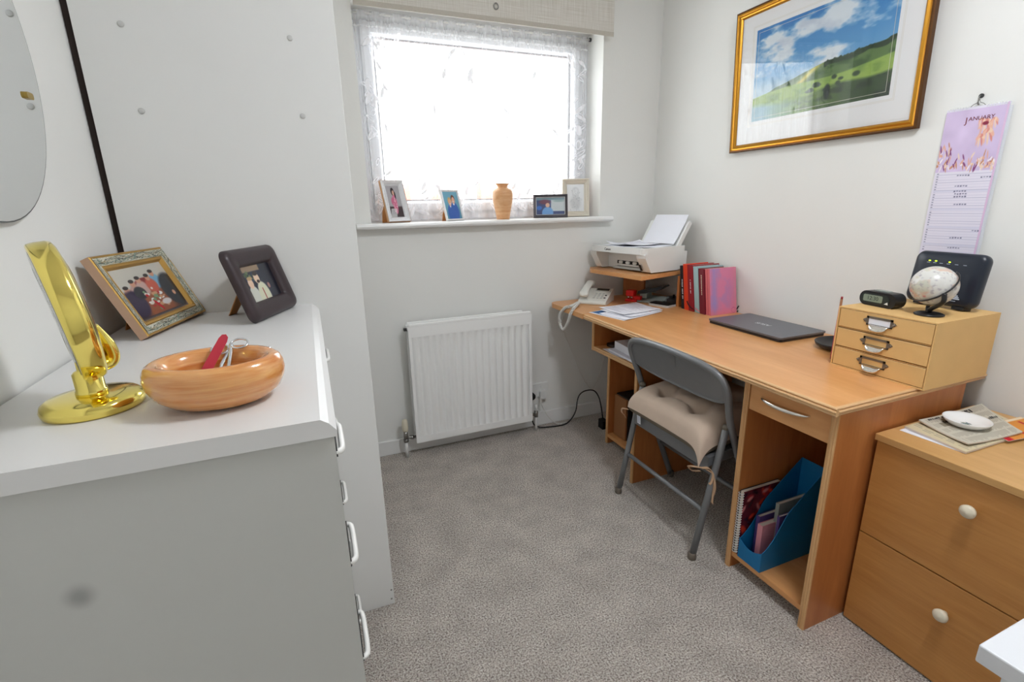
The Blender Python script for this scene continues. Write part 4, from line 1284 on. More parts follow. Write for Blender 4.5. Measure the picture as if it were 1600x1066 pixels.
for (k, x0) in ((29, 0.4), (25, 0.4), (23, 0.4), (22, 0.42), (21, 0.42), (18, 0.45), (5, 0.5), (1, 0.5), (28, 0.8), (8, 0.85)):
    y = 0.035 + k * 0.0178
    for j in range(5):
        p.rect(x0 + j * 0.045, x0 + 0.03 + j * 0.045, y + RNG.uniform(0, .004), y + 0.007 + RNG.uniform(0, .003), (96, 96, 130), 0.004)
p.rect(0.965, 1.0, 0, 1.0, (226, 196, 226), 0.01)
p.build('pages', 'print_paper', ca, upright(CW, CHH, -0.0022))
MB().box(-CW / 2, CW / 2, -0.002, 0.003, 0, CHH).build('page_block', 'paper_side', ca)
MB().box(-CW / 2 + 0.004, CW / 2 + 0.006, 0.0032, 0.0042, -0.006, CHH - 0.01).build('clear_backing', 'clear_edge', ca)
b = MB()
for k in range(22):
    x = -CW / 2 + 0.006 + k * (CW - 0.012) / 21
    if abs(x) < 0.017:
        continue
    b.tube([(x + 0.0 * a, 0.0005 - 0.0035 * math.cos(a), CHH - 0.002 + 0.0045 * math.sin(a)) for a in [2 * math.pi * i / 10 for i in range(10)]], 0.0006, 5, closed=True)
b.build('wire_binding', 'white_plastic', ca)
MB().tube(catmull([(-0.018, 0, CHH), (-0.012, 0, CHH + 0.006), (-0.004, 0.001, CHH + 0.010), (0.0, 0.001, CHH + 0.017), (0.004, 0.001, CHH + 0.010), (0.012, 0, CHH + 0.006), (0.018, 0, CHH)], 5), 0.0010, 6).build('hanger_wire', 'dull_metal', ca)
lettering('month_lettering', 'J', 0.024, 'book_maroon', ca, at_(-0.020, -0.0026, CHH - 0.037, FRONT), 0.0001)
lettering('month_lettering', 'ANUARY', 0.0155, 'book_maroon', ca, at_(0.016, -0.0026, CHH - 0.034, FRONT), 0.0001)
hk_ = thing('wall_hook', 'small dark metal hook above the lilac calendar', 'hook', (XR, 0.921, 1.52))
MB().cyl((0.0, 0, 0.012), (-0.004, 0, 0.012), 0.006).build('hook_plate', 'graphite', hk_)
MB().tube(catmull([(-0.003, 0, 0.012), (-0.011, 0, 0.010), (-0.012, 0, -0.004), (-0.009, 0, -0.012), (-0.006, 0, -0.010)], 5), 0.0016, 8).build('hook_wire', 'dull_metal', hk_)

# ------------------------------------------------------------------ printer on the raised shelf
pt = thing('printer', 'white inkjet printer on the raised shelf with paper standing in its rear tray', 'printer', (1.497, 2.150, SH), R(-79.6))
HW = 0.196


def rx(poly_yz, x0, x1, mat, name, bev=0.006, par=pt):
    return MB().prism(poly_yz, x0, x1, 'x').build(name, mat, par, bevel=bev, seg=3)


b = MB()
b.prism([(0.075, 0.006), (0.255, 0.006), (0.268, 0.03), (0.268, 0.096), (0.075, 0.096)], -HW + 0.012, HW - 0.012, 'x')
body = b.build('body', 'white_plastic', pt, bevel=0.006, seg=3)
# left and right cheeks of the front, sloping back towards the shelf
wl = MB(); wr = MB()
side = [(0.004, 0.006), (0.20, 0.006), (0.262, 0.03), (0.266, 0.098), (-0.044, 0.098), (-0.040, 0.078)]
rx([(y, z) for y, z in side], -HW, -0.150, 'white_plastic', 'front_cheek')
rx([(y, z) for y, z in side], 0.138, HW, 'white_plastic', 'front_cheek')
MB().prism([(-0.150, 0.006), (-0.085, 0.006), (-0.085, 0.046), (0.138, 0.046), (0.138, 0.097), (-0.150, 0.097)], 0.050, 0.074, 'y').build('output_wall', 'white_plastic', pt)
tp = MB().prism([(a, c + 0.108) for a, c in rrect(2 * HW, 0.318, 0.035, 7)], 0.096, 0.126, 'z').build('lid', 'white_plastic', pt, bevel=0.007, seg=3)
lettering('maker_lettering', 'Canon', 0.017, 'logo_grey', pt, at_(-0.056, -0.0512, 0.1115, FRONT), 0.0002, bold=0.0004)
# output slot
MB().box(-0.0849, 0.137, 0.052, 0.0745, 0.008, 0.0459).build('output_slot', 'slot_black', pt)
b = MB()
for k in range(4):
    x = -0.056 + k * 0.050
    b.prism([(x - 0.015, 0.0395), (x - 0.008, 0.044), (x + 0.008, 0.044), (x + 0.015, 0.0395), (x + 0.010, 0.028), (x - 0.010, 0.028)], 0.046, 0.0515, 'y')
b.box(-0.0845, 0.136, 0.040, 0.0515, 0.020, 0.029)
b.build('paper_roller', 'white_plastic', pt)
MB().prism([(0.014, 0.008), (0.034, 0.016), (0.0515, 0.017), (0.0515, 0.008)], -0.0845, 0.136, 'x').build('output_tray', 'white_plastic', pt, bevel=0.002)
b = MB().box(0.142, 0.154, -0.003, 0.0, 0.014, 0.046)
b.v = [(x, y + (0.046 - z) * 0.62 - 0.0285, z) for x, y, z in b.v]
b.build('button_strip', 'slot_black', pt)
# rear support with standing sheet
rs_ = [(0.205, 0.118), (0.214, 0.118), (0.300, 0.238), (0.295, 0.246), (0.289, 0.246)]
MB().prism(rs_, -0.075, 0.178, 'x').build('paper_support', 'white_plastic', pt, bevel=0.003)
MB().prism([(0.196, 0.12), (0.222, 0.118), (0.302, 0.232), (0.290, 0.246), (0.276, 0.236)], 0.172, 0.184, 'x').build('paper_guide', 'white_plastic', pt, bevel=0.003)
sh = thing('paper_sheet', 'white blank sheet standing in the rear feed of the printer', 'paper', (0, 0, 0)); sh.matrix_basis = pt.matrix_basis.copy()
P_ = [(0.192 + 0.100 * t + 0.006 * math.sin(t * 3), 0.1335 + 0.142 * t) for t in [i / 10 for i in range(11)]]
MB().prism(P_ + [(y - 0.0012, z + 0.0012) for y, z in reversed(P_)], -0.042, 0.168, 'x').build('sheet', 'paper', sh)


def sheet(name, label, cat, pts4, z, paint=None, mat='paper', th=0.0006, curl=0.0, group=None, parent_fn=None):
    """flat paper from four corner points (x, y), slightly curled"""
    c = [sum(q[i] for q in pts4) / 4 for i in (0, 1)]
    t = thing(name, label, cat, (c[0], c[1], z), group=group)

    def fn(u, v, dz=0.0):
        a, b_, c_, d_ = pts4
        x = (a[0] * (1 - u) + b_[0] * u) * (1 - v) + (d_[0] * (1 - u) + c_[0] * u) * v - c[0]
        y = (a[1] * (1 - u) + b_[1] * u) * (1 - v) + (d_[1] * (1 - u) + c_[1] * u) * v - c[1]
        return (x, y, curl * (2 * u - 1) ** 2 * (2 * v - 1) ** 2 + dz)
    b = MB(); n = 12
    b.grid(lambda u, v: fn(v, u, 0.0), n, n)
    b.grid(lambda u, v: fn(u, v, th), n, n)
    for e0 in ((lambda s: (s, 0)), (lambda s: (1, s)), (lambda s: (1 - s, 1)), (lambda s: (0, 1 - s))):
        b.grid(lambda u, v: fn(*e0(u), dz=th * v), n, 1, smooth=False)
    b.build('sheet', mat, t)
    if paint is not None:
        paint.build('printed_side', 'print_paper', t, lambda u, v: fn(u, v, th + 0.00015))
    return t


def text_page(seed, nx=60, ny=80, bg=(242, 243, 250), col=(176, 178, 196), lines=26, head=None):
    rs2 = np.random.RandomState(seed)
    p = Paint(nx, ny, bg)
    for k in range(lines):
        y = 0.93 - k * 0.86 / lines
        if rs2.rand() < 0.2:
            continue
        x1 = rs2.uniform(0.5, 0.93)
        p.rect(0.08, x1, y - 0.010, y, col, 0.012)
    if head:
        p.rect(0.1, 0.45, 0.88, 0.95, head, 0.02)
    return p


def on_printer(pts, z):
    return [tuple((pt.matrix_basis @ Vector((x, y, 0)))[:2]) for x, y in pts]


sheet('paper_sheet', 'white printed sheet lying lowest on the printer lid', 'paper', on_printer([(-0.115, -0.030), (0.175, -0.018), (0.168, 0.19), (-0.122, 0.178)], 0), SH + 0.1262, text_page(3), curl=0.005, group='loose sheets on the printer lid')
sheet('paper_sheet', 'white printed sheet lying askew on top of the printer lid papers', 'paper', on_printer([(-0.150, 0.025), (0.045, -0.034), (0.13, 0.165), (-0.075, 0.205)], 0), SH + 0.1318, text_page(5), curl=0.014, group='loose sheets on the printer lid')

# ------------------------------------------------------------------ telephone
ph = thing('telephone', 'white corded desk telephone with keypad at the back corner of the desk', 'telephone', (1.350, 2.200, DT), R(-48.4))
MB().prism([(0.0, 0.0), (0.0, 0.012), (0.008, 0.020), (0.155, 0.066), (0.166, 0.064), (0.166, 0.050), (0.135, 0.0)], -0.076, 0.076, 'x').build('base', 'phone_body', ph, bevel=0.005, seg=3)
tilt = math.atan2(0.046, 0.147)


def deck(x, d, up=0.0):
    return Vector((x, 0.008 + d * math.cos(tilt) - up * math.sin(tilt), 0.020 + d * math.sin(tilt) + up * math.cos(tilt)))


def dbox(name, mat, x0, x1, d0, d1, up0, up1, par, bev=0.001):
    vs = [deck(x, d, u) for u in (up0, up1) for d in (d0, d1) for x in (x0, x1)]
    return MB().add(vs, [(0, 2, 3, 1), (4, 5, 7, 6), (0, 1, 5, 4), (2, 6, 7, 3), (0, 4, 6, 2), (1, 3, 7, 5)]).build(name, mat, par, bevel=bev)


dbox('display_surround', 'phone_button', -0.014, 0.068, 0.110, 0.146, 0.0, 0.004, ph)
dbox('display', 'lcd_dark', -0.008, 0.060, 0.118, 0.140, 0.0, 0.0052, ph, 0.0005)
for r_ in range(4):
    for c_ in range(3):
        dbox('key', 'phone_button', -0.006 + c_ * 0.020, 0.006 + c_ * 0.020, 0.030 + r_ * 0.017, 0.039 + r_ * 0.017, -0.001, 0.0028, ph, 0.0012)
for c_ in range(2):
    dbox('key', 'logo_grey', 0.052, 0.062, 0.034 + c_ * 0.03, 0.043 + c_ * 0.03, -0.001, 0.0028, ph, 0.0012)
def handset_pt(u, v):
    t = v
    end = min(1.0, math.sin(math.pi * min(max(t, 0.0), 1.0)) * 4.0) ** 0.5
    cup = math.exp(-((t - 0.13) / 0.12) ** 2) + math.exp(-((t - 0.87) / 0.12) ** 2)
    wx = (0.0205 + 0.0045 * cup) * end
    hy = (0.0085 + 0.0075 * cup) * end
    up = 0.030 + 0.012 * math.sin(math.pi * t) - 0.004 * cup
    a = 2 * math.pi * u
    ca, sa = math.cos(a), math.sin(a)
    sq = lambda q: math.copysign(abs(q) ** 0.7, q)
    return deck(-0.047 + wx * sq(ca), -0.004 + 0.172 * t, up + hy * sq(sa))


MB().grid(handset_pt, 28, 40).build('handset', 'phone_body', ph)
MB().prism([(0.140, 0.0), (0.170, 0.0), (0.166, 0.060), (0.155, 0.062)], 0.070, 0.0765, 'x').build('rear_stand', 'phone_body', ph)
path = catmull([(1.292, 2.226, 0.748), (1.235, 2.165, 0.745), (1.196, 2.120, 0.744), (1.180, 2.118, 0.722), (1.178, 2.143, 0.670), (1.178, 2.190, 0.622), (1.178, 2.225, 0.640), (1.178, 2.232, 0.690), (1.184, 2.190, 0.735), (1.200, 2.168, 0.745), (1.245, 2.200, 0.745), (1.285, 2.235, 0.746)], 60)
hx = []
up_ = Vector((0.3, 0.2, 1)).normalized()
acc = 0.0
for i in range(len(path) - 1):
    t = (path[i + 1] - path[i])
    acc += t.length
    t = t.normalized()
    u = (up_ - t * up_.dot(t)).normalized(); w = t.cross(u)
    a = acc / 0.0060 * 2 * math.pi
    hx.append(path[i] + u * 0.0068 * math.cos(a) + w * 0.0068 * math.sin(a))
MB().tube(hx, 0.0022, 5).build('coiled_cord', 'white_cord', ph, local=False)
MB().tube(catmull([(1.40, 2.385, 0.70), (1.30, 2.386, 0.66), (1.275, 2.386, 0.58), (1.335, 2.386, 0.44), (1.405, 2.386, 0.27), (1.45, 2.386, 0.195), (1.480, 2.378, 0.168)], 8), 0.0015, 6).build('line_cord', 'white_cord', ph, local=False)
MB().tube(catmull([(1.480, 2.375, 0.168), (1.500, 2.37, 0.21), (1.516, 2.37, 0.246), (1.548, 2.37, 0.362), (1.58, 2.37, 0.50), (1.60, 2.37, 0.60)], 8), 0.0017, 6).build('line_cord', 'white_cord', ph, local=False)

# ------------------------------------------------------------------ papers by the phone
GP = 'papers beside the telephone'
sheet('paper_sheet', 'printed sheet with a blue picture corner lowest of the papers near the desk edge', 'paper', [(1.236, 2.040), (1.285, 1.812), (1.520, 1.880), (1.475, 2.085)], DT + 0.0002, text_page(11).rect(0.02, 0.3, 0.06, 0.34, (60, 100, 150), 0.05), group=GP)
sheet('paper_sheet', 'white printed letter in the middle of the papers by the telephone', 'paper', [(1.262, 1.985), (1.296, 1.810), (1.555, 1.880), (1.520, 2.06)], DT + 0.0022, text_page(12), curl=0.002, group=GP)
sheet('paper_sheet', 'white printed letter with a red line second from top of the desk papers', 'paper', [(1.300, 2.035), (1.340, 1.835), (1.570, 1.895), (1.535, 2.09)], DT + 0.0050, text_page(13).rect(0.5, 0.9, 0.7, 0.72, (190, 60, 80), 0.02), curl=0.003, group=GP)
sheet('paper_sheet', 'white printed letter topmost of the papers by the telephone', 'paper', [(1.320, 2.080), (1.330, 1.880), (1.565, 1.905), (1.560, 2.10)], DT + 0.0088, text_page(14), curl=0.003, group=GP)

# ------------------------------------------------------------------ red stapler, hole punch, flat cases under the raised shelf
st = thing('hole_punch', 'small red hole punch standing on the desk under the raised shelf', 'hole punch', (1.575, 2.180, DT), R(-60))
MB().box(-0.024, 0.040, -0.004, 0.045, 0.0, 0.013).build('base', 'red_plastic', st, bevel=0.003)
MB().box(-0.022, 0.024, -0.002, 0.040, 0.030, 0.062).build('head', 'red_plastic', st, bevel=0.004)
for x in (-0.010, 0.010):
    MB().cyl((x, 0.010, 0.013), (x, 0.010, 0.030), 0.0035, n=12).build('punch_pin', 'chrome', st)
MB().box(0.016, 0.060, 0.004, 0.034, 0.013, 0.032).build('rear_block', 'red_plastic', st, bevel=0.003)
hp_ = thing('lever_punch', 'large grey office punch with black raised lever under the raised shelf', 'hole punch', (1.640, 2.085, DT), R(-62))
MB().prism([(0.0, 0.0), (0.0, 0.010), (0.02, 0.014), (0.075, 0.028), (0.105, 0.026), (0.105, 0.0)], -0.078, 0.060, 'x').build('base', 'grey_case', hp_, bevel=0.004)
MB().box(-0.070, -0.030, 0.02, 0.09, 0.02, 0.05).build('pivot_block', 'grey_case', hp_, bevel=0.004)
lv = MB().prism([(-0.078, 0.044), (-0.074, 0.060), (-0.02, 0.074), (0.062, 0.096), (0.068, 0.090), (0.03, 0.068), (-0.03, 0.050)], 0.005, 0.085, 'y').build('lever', 'black_plastic', hp_, bevel=0.004)
fd = thing('external_drive', 'flat black gadget with pale rim lying in front of the shelf post', 'gadget', (1.665, 2.015, DT), R(-74))
MB().prism(rrect(0.125, 0.085, 0.012, 4), 0.0, 0.010, 'z').build('base', 'cap_white', fd, bevel=0.002)
MB().prism(rrect(0.116, 0.076, 0.010, 4), 0.010, 0.0145, 'z').build('lid', 'black_plastic', fd, bevel=0.002)
fe = thing('gadget_case', 'flat dark grey case lying at the wall behind the black gadget', 'case', (1.785, 2.05, DT), R(-82))
MB().prism(rrect(0.15, 0.10, 0.012, 4), 0.0, 0.020, 'z').build('case_body', 'graphite', fe, bevel=0.004)
MB().cyl((-0.02, 0.0, 0.0201), (-0.02, 0.0, 0.038), 0.006).build('aerial', 'black_plastic', fe)

# ------------------------------------------------------------------ books
def book(label, y0, y1, h, x0, x1, cov, lean=0.030, cat='book', spine_marks=None, paper=True, name='book'):
    t = thing(name, label, cat, (x0, (y0 + y1) / 2, DT), group='books on the desk')
    sh_ = lambda y, z: y + lean * z / 0.22
    def slab(ya, yb, za, zb, xa, xb, mat, nm, bev=0.0, par=None):
        q = [(sh_(ya, za), DT + za), (sh_(yb, za), DT + za), (sh_(yb, zb), DT + zb), (sh_(ya, zb), DT + zb)]
        return MB().prism(q, xa, xb, 'x').build(nm, mat, par or t, local=False, bevel=bev)
    if paper and (y1 - y0) > 0.012:
        slab(y0 + 0.0025, y1 - 0.0025, 0.004, h - 0.004, x0 + 0.003, x1 - 0.003, 'page_edge', 'pages')
        slab(y0, y0 + 0.0025, 0.0, h, x0, x1, cov, 'cover', 0.0006)
        slab(y1 - 0.0025, y1, 0.0, h, x0, x1, cov, 'cover', 0.0006)
        slab(y0 + 0.0003, y1 - 0.0003, 0.0, h, x0 - 0.002, x0 + 0.003, cov, 'spine', 0.0012)
    else:
        slab(y0, y1, 0.0, h, x0, x1, cov, 'cover', 0.001)
    if spine_marks:
        col, za, zb, w = spine_marks
        b = MB(); rs3 = np.random.RandomState(int(h * 1e4) + int(y0 * 1000))
        z = za
        ym = (y0 + y1) / 2
        while z < zb:
            l = rs3.uniform(0.004, 0.009)
            if rs3.rand() < 0.85:
                q = [(sh_(ym - w / 2, z), DT + z), (sh_(ym + w / 2 * rs3.uniform(0.3, 1), z), DT + z), (sh_(ym + w / 2, z + l * 0.7), DT + z + l * 0.7), (sh_(ym - w / 2, z + l * 0.7), DT + z + l * 0.7)]
                b.prism(q, x0 - 0.0024, x0 - 0.0021, 'x')
            z += l
        b.build('spine_lettering', col, t, local=False)
    return t


XB = 1.696
book('thin black book leaning against the shelf post', 1.886, 1.910, 0.212, XB + 0.004, XB + 0.14, 'book_black', 0.034, spine_marks=('paper', 0.05, 0.15, 0.006))
o1 = book('bright orange red book between the black and dark red books', 1.853, 1.884, 0.222, XB, XB + 0.155, 'book_orange', 0.033)
r1 = book('dark red book with white lettering beside the orange book', 1.8150, 1.8515, 0.222, XB - 0.002, XB + 0.162, 'book_red', 0.034, spine_marks=('paper', 0.08, 0.15, 0.005))
t1 = book('pale teal book between the two dark red ones', 1.7800, 1.8110, 0.217, XB, XB + 0.155, 'book_teal', 0.036)
m1_ = book('maroon book with faint lettering next to the pink folder', 1.7420, 1.7760, 0.212, XB - 0.002, XB + 0.150, 'book_maroon', 0.034, spine_marks=('cream_plastic', 0.09, 0.18, 0.005))
book('thin rose pink book squeezed between maroon book and pink folder', 1.7290, 1.7405, 0.212, XB + 0.002, XB + 0.15, 'book_rose', 0.033, paper=False)
pk = thing('pink_folder', 'shiny pink and lilac folder facing out in front of the books', 'folder', (XB + 0.08, 1.720, DT))
p = Paint(60, 80, (226, 132, 168))
n_ = fbm(p.U, p.V, 3, 3, 91, 4)
p.put(np.clip((n_ - 0.45) * 4, 0, 1) * np.clip(1.1 - p.U, 0, 1), (176, 140, 196))
p.put(np.exp(-((p.U - 0.16) / 0.1) ** 2) * 0.6, (150, 146, 214)); p.put(np.clip((0.12 - p.V) / 0.1, 0, 1) * 0.6, (234, 130, 140)); p.put(np.clip((p.U - 0.8) / 0.2, 0, 1) * 0.5, (226, 140, 150))
for r0 in (0.0125,):
    d = np.abs(np.hypot((p.U - 0.88) * 0.160, (p.V - 0.07) * 0.215) - r0)
    p.put((0.0015 - d) / 0.001, (200, 96, 140))
lk = lambda z: 0.033 * z / 0.22
fo = p.build('front_cover', 'print_gloss', pk, lambda u, v: (-0.078 + u * 0.160, -0.0085 + lk(v * 0.215), v * 0.215))
q = [(y + lk(z), z) for y, z in ((-0.008, 0.0), (0.006, 0.0), (0.006, 0.215), (-0.008, 0.215))]
MB().prism(q, -0.078, 0.082, 'x').build('folder_body', 'book_rose', pk, bevel=0.002)
MB().tube(catmull([(0.082, -0.004, 0.012), (0.094, -0.006, 0.03), (0.102, -0.006, 0.024), (0.098, -0.005, 0.008), (0.088, -0.004, 0.004)], 6), 0.0025, 8).build('elastic_loop', 'black_rubber', pk)
MB().tube(catmull([(XB - 0.004, 1.868, DT + 0.045), (XB - 0.006, 1.855, DT + 0.03), (XB - 0.006, 1.836, DT + 0.018), (XB - 0.004, 1.818, DT + 0.012)], 6), 0.0022, 8).build('elastic_band', 'black_rubber', r1, local=False)
MB().tube(catmull([(XB - 0.004, 1.808, DT + 0.022), (XB - 0.008, 1.795, DT + 0.017), (XB - 0.006, 1.778, DT + 0.010)], 6), 0.0022, 8, flat=0.4).build('ribbon_marker', 'book_rose', t1, local=False)

# ------------------------------------------------------------------ laptop
lp = thing('laptop', 'closed dark grey laptop lying on the desk in front of the wall', 'laptop', (1.708, 1.428, DT), R(-90.6))
LW, LD = 0.372, 0.244
b = MB().prism([(a, c) for a, c in rrect(LW - 0.006, LD - 0.006, 0.010)], 0.0015, 0.0105, 'z')
lb = b.build('base', 'laptop_body', lp, bevel=0.0025, seg=2)
MB().prism([(a, c) for a, c in rrect(LW, LD, 0.010)], 0.0125, 0.0190, 'z').build('lid', 'laptop_lid', lp, bevel=0.0012)
MB().box(-LW / 2 + 0.01, LW / 2 - 0.01, -LD / 2 + 0.006, LD / 2 - 0.004, 0.0105, 0.0125).build('gap', 'slot_black', lp)
for x in (-0.15, 0.15):
    for y in (-0.09, 0.09):
        MB().cyl((x, y, 0), (x, y, 0.0018), 0.006).build('rubber_pad', 'black_rubber', lp)
lettering('maker_lettering', 'ASUS', 0.030, 'logo_silver', lp, at_(-0.004, 0.002, 0.01905, Matrix.Rotation(R(180), 4, 'Z')), 0.0001, bold=0.0006)

# ------------------------------------------------------------------ black dish
td = thing('pen_dish', 'shallow glossy black oval dish half behind the kraft drawer box', 'dish', (1.715, 1.098, DT))
MB().lathe([(0.0, 0.0), (0.62, 0.0), (0.8, 0.004), (0.96, 0.014), (1.0, 0.024), (0.97, 0.0255), (0.9, 0.019), (0.72, 0.008), (0.0, 0.006)], n=56, sx=0.095, sy=0.085).build('dish_body', 'black_plastic', td)

# ------------------------------------------------------------------ kraft drawer box
BX0, BX1, BY0, BY1, BZ1 = 1.518, 1.815, 0.735, 1.003, DT + 0.191
kb = thing('desktop_drawer_box', 'tan kraft card box of three drawers with metal label holders on the desk end', 'drawer box', (1.66, 0.87, DT))
b = MB()
b.box(BX0, BX1, BY0, BY0 + 0.004, DT, BZ1); b.box(BX0, BX1, BY1 - 0.004, BY1, DT, BZ1)
b.box(BX0, BX1, BY0 + 0.004, BY1 - 0.004, BZ1 - 0.004, BZ1); b.box(BX0, BX1, BY0 + 0.004, BY1 - 0.004, DT, DT + 0.004)
b.box(BX1 - 0.004, BX1, BY0 + 0.004, BY1 - 0.004, DT + 0.004, BZ1 - 0.004)
for k in (1, 2):
    b.box(BX0 + 0.004, BX1 - 0.004, BY0 + 0.004, BY1 - 0.004, DT + k * 0.0635 - 0.001, DT + k * 0.0635 + 0.001)
b.build('box_shell', 'kraft_box', kb, local=False)
for k in range(3):
    z0, z1 = DT + 0.0055 + k * 0.0622, DT + 0.0625 + k * 0.0622
    d = MB().box(BX0 + 0.001, BX0 + 0.28, BY0 + 0.0062, BY1 - 0.0062, z0, z1 - 0.0015).build('drawer', 'kraft_box', kb, local=False, bevel=0.0008)
    MB().box(BX0 + 0.0006, BX0 + 0.004, BY0 + 0.0062, BY1 - 0.0062, z1 - 0.0035, z1 - 0.0012).build('lip', 'kraft_edge', d, local=False)
    yc, zc = 0.5 * (BY0 + BY1) + 0.010, (z0 + z1) / 2 + 0.0045
    b = MB()
    def plate(pts, t0, t1):
        b.prism([(yc - a, zc + c) for a, c in pts], BX0 + 0.001 - t1, BX0 + 0.001 - t0, 'x')
    plate([(-0.036, 0.008), (-0.036, 0.0145), (0.036, 0.0145), (0.036, 0.008)], 0, 0.002)
    plate([(-0.036, -0.0085), (-0.036, -0.012), (0.036, -0.012), (0.036, -0.0085)][::-1], 0, 0.002)
    plate([(-0.036, -0.012), (-0.036, 0.0145), (-0.030, 0.0145), (-0.030, -0.012)][::-1], 0, 0.002)
    plate([(0.036, -0.012), (0.036, 0.0145), (0.030, 0.0145), (0.030, -0.012)], 0, 0.002)
    for s in (-1, 1):
        plate([(s * 0.036, 0.0075), (s * 0.041, 0.006), (s * 0.0465, 0.0015), (s * 0.041, -0.004), (s * 0.036, -0.006)], 0, 0.0018)
        b.lathe([(0.0, 0.0035), (0.0028, 0.0026), (0.003, 0.0018)][::-1], (BX0 + 0.001, yc - s * 0.0405, zc + 0.001), 12, mat=Matrix.Rotation(R(-90), 3, 'Y'))
    b.build('label_holder', 'pewter', d, local=False)
    if k == 2:
        MB().box(BX0 + 0.0002, BX0 + 0.0007, yc - 0.031, yc + 0.031, zc - 0.0095, zc + 0.009).build('label_card', 'paper', d, local=False)
    b = MB()
    def cup(u, v):
        a = math.pi * u
        r = 0.0275
        prof = math.sin(v * math.pi / 2)
        return (BX0 + 0.001 - 0.002 - 0.015 * math.sin(v * math.pi * 0.5) * math.sin(a) ** 0.7, yc - r * math.cos(a) * (1 - 0.12 * v), zc - 0.010 - 0.017 * (1 - math.cos(v * math.pi / 2)) * math.sin(a) ** 0.6)
    b.grid(cup, 24, 10)
    b.build('cup_pull', 'pull_nickel', d, local=False, solid=0.0012)
for k, (c_, dx, dy) in enumerate((('pencil_wood', 0.0, 0.0), ('eraser_pink', 0.012, 0.004))):
    pc = thing('pencil', ['brown pencil standing against the side of the kraft drawer box', 'red pencil standing behind the brown pencil by the drawer box'][k], 'pencil', (BX0 + 0.012 + dx, 1.05, DT))
    a0 = Vector((BX0 + 0.030 + dx, 1.018 + dy * 3, DT + 0.003)); a1 = Vector((BX0 + 0.012 + dx * 0.5, BY1 + 0.004 + dy, DT + 0.212 - k * 0.008))
    pb = MB().cyl(tuple(a0), tuple(a1), 0.0036, n=6).build('pencil_body', c_, pc, local=False)
    dd = (a1 - a0).normalized()
    MB().cyl(tuple(a1), tuple(a1 + dd * 0.007), 0.0034).build('eraser', 'book_red', pc, local=False)

# ------------------------------------------------------------------ alarm clock, globe, router on the box
ac = thing('alarm_clock', 'small black digital alarm clock on the kraft drawer box', 'clock', (1.624, 0.944, BZ1), R(-98))
b = MB()
b.prism([(a, c + 0.0225) for a, c in rrect(0.116, 0.045, 0.0215, 8)], -0.022, 0.020, 'y')
b.build('clock_body', 'black_plastic', ac, bevel=0.008, seg=4)
MB().prism([(a - 0.006, c + 0.0225) for a, c in rrect(0.092, 0.030, 0.014, 8)], -0.0235, -0.0222, 'y').build('face', 'lcd_dark', ac)
MB().prism([(a - 0.012, c + 0.0235) for a, c in rrect(0.062, 0.021, 0.004, 4)], -0.0245, -0.0236, 'y').build('display', 'lcd', ac)
lettering('digits', '12:30', 0.017, 'lcd_dark', ac, at_(-0.012, -0.0247, 0.0235, FRONT), 0.0001)
MB().prism([(0.026, 0.012), (0.038, 0.011), (0.036, 0.019)], -0.0248, -0.0236, 'y').build('button', 'white_plastic', ac)
MB().prism(rrect(0.05, 0.018, 0.008, 5), 0.0452, 0.0485, 'z').build('snooze_bar', 'grey_case', ac)

gl = thing('globe', 'small white desk globe on a black stand in front of the router', 'globe', (1.608, 0.806, BZ1))
MB().lathe([(0.0, 0.0), (0.033, 0.0), (0.035, 0.002), (0.0345, 0.0045), (0.028, 0.0075), (0.010, 0.009), (0.0, 0.0092)], n=48).build('base', 'black_plastic', gl)
GC = Vector((0.004, 0.004, 0.083)); GR = 0.0545
fw = Vector((0.86, 0.43, -0.10)).normalized(); rt = fw.cross(Vector((0, 0, 1))).normalized(); upv = rt.cross(fw).normalized()
axis = (rt * 0.62 + upv * 0.62 + fw * 0.15).normalized()
mid = (-fw * 0.86 + rt * 0.36 - upv * 0.36); mid = (mid - axis * mid.dot(axis)).normalized()
p = Paint(160, 80, (222, 220, 214))
n1_ = fbm(p.U, p.V, 7, 5, 17, 5)
land = np.clip((n1_ - 0.53) * 14, 0, 1)
cc = fbm(p.U, p.V, 5, 4, 23, 2)
p.put(land, (216, 188, 170)); p.put(land * np.clip((cc - 0.46) * 10, 0, 1), (222, 128, 138)); p.put(land * np.clip((0.36 - cc) * 10, 0, 1), (206, 206, 190))
p.put(np.clip((fbm(p.U, p.V, 40, 30, 5, 2) - 0.62) * 8, 0, 1) * 0.5, (150, 140, 150))
s3 = axis.orthogonal().normalized(); t3 = axis.cross(s3)


def gpt(u, v):
    la = (v - 0.5) * math.pi; lo_ = u * 2 * math.pi
    return tuple(GC + axis * (GR * math.sin(la)) + (s3 * math.cos(lo_) + t3 * math.sin(lo_)) * (GR * math.cos(la)))


go = p.build('sphere', 'print_gloss', gl, gpt)
for f_ in go.data.polygons:
    f_.use_smooth = True
arc = [GC + axis * (GR + 0.004) * math.cos(t) + mid * (GR + 0.004) * math.sin(t) for t in [math.pi * i / 36 for i in range(37)]]
MB().tube(arc, 0.0022, 8).build('meridian', 'black_plastic', gl)
ap = GC + (axis * -0.05 + mid * 1.0).normalized() * (GR + 0.004)
MB().tube(catmull([(0.0, 0.0, 0.008), Vector((-0.012, -0.008, 0.02)), (ap + Vector((0, 0, -0.025))), ap], 6), [0.006] * 7 + [0.0058] * 6 + [0.006] * 6, 10).build('support_arm', 'black_plastic', gl)
MB().tube(catmull([(0.0, 0.003, 0.007), (0.004, 0.008, 0.018), (GC - Vector((0, 0, GR + 0.0035)) + Vector((0.0, 0.004, 0.0)))], 6), 0.005, 10).build('support_arm', 'black_plastic', gl)

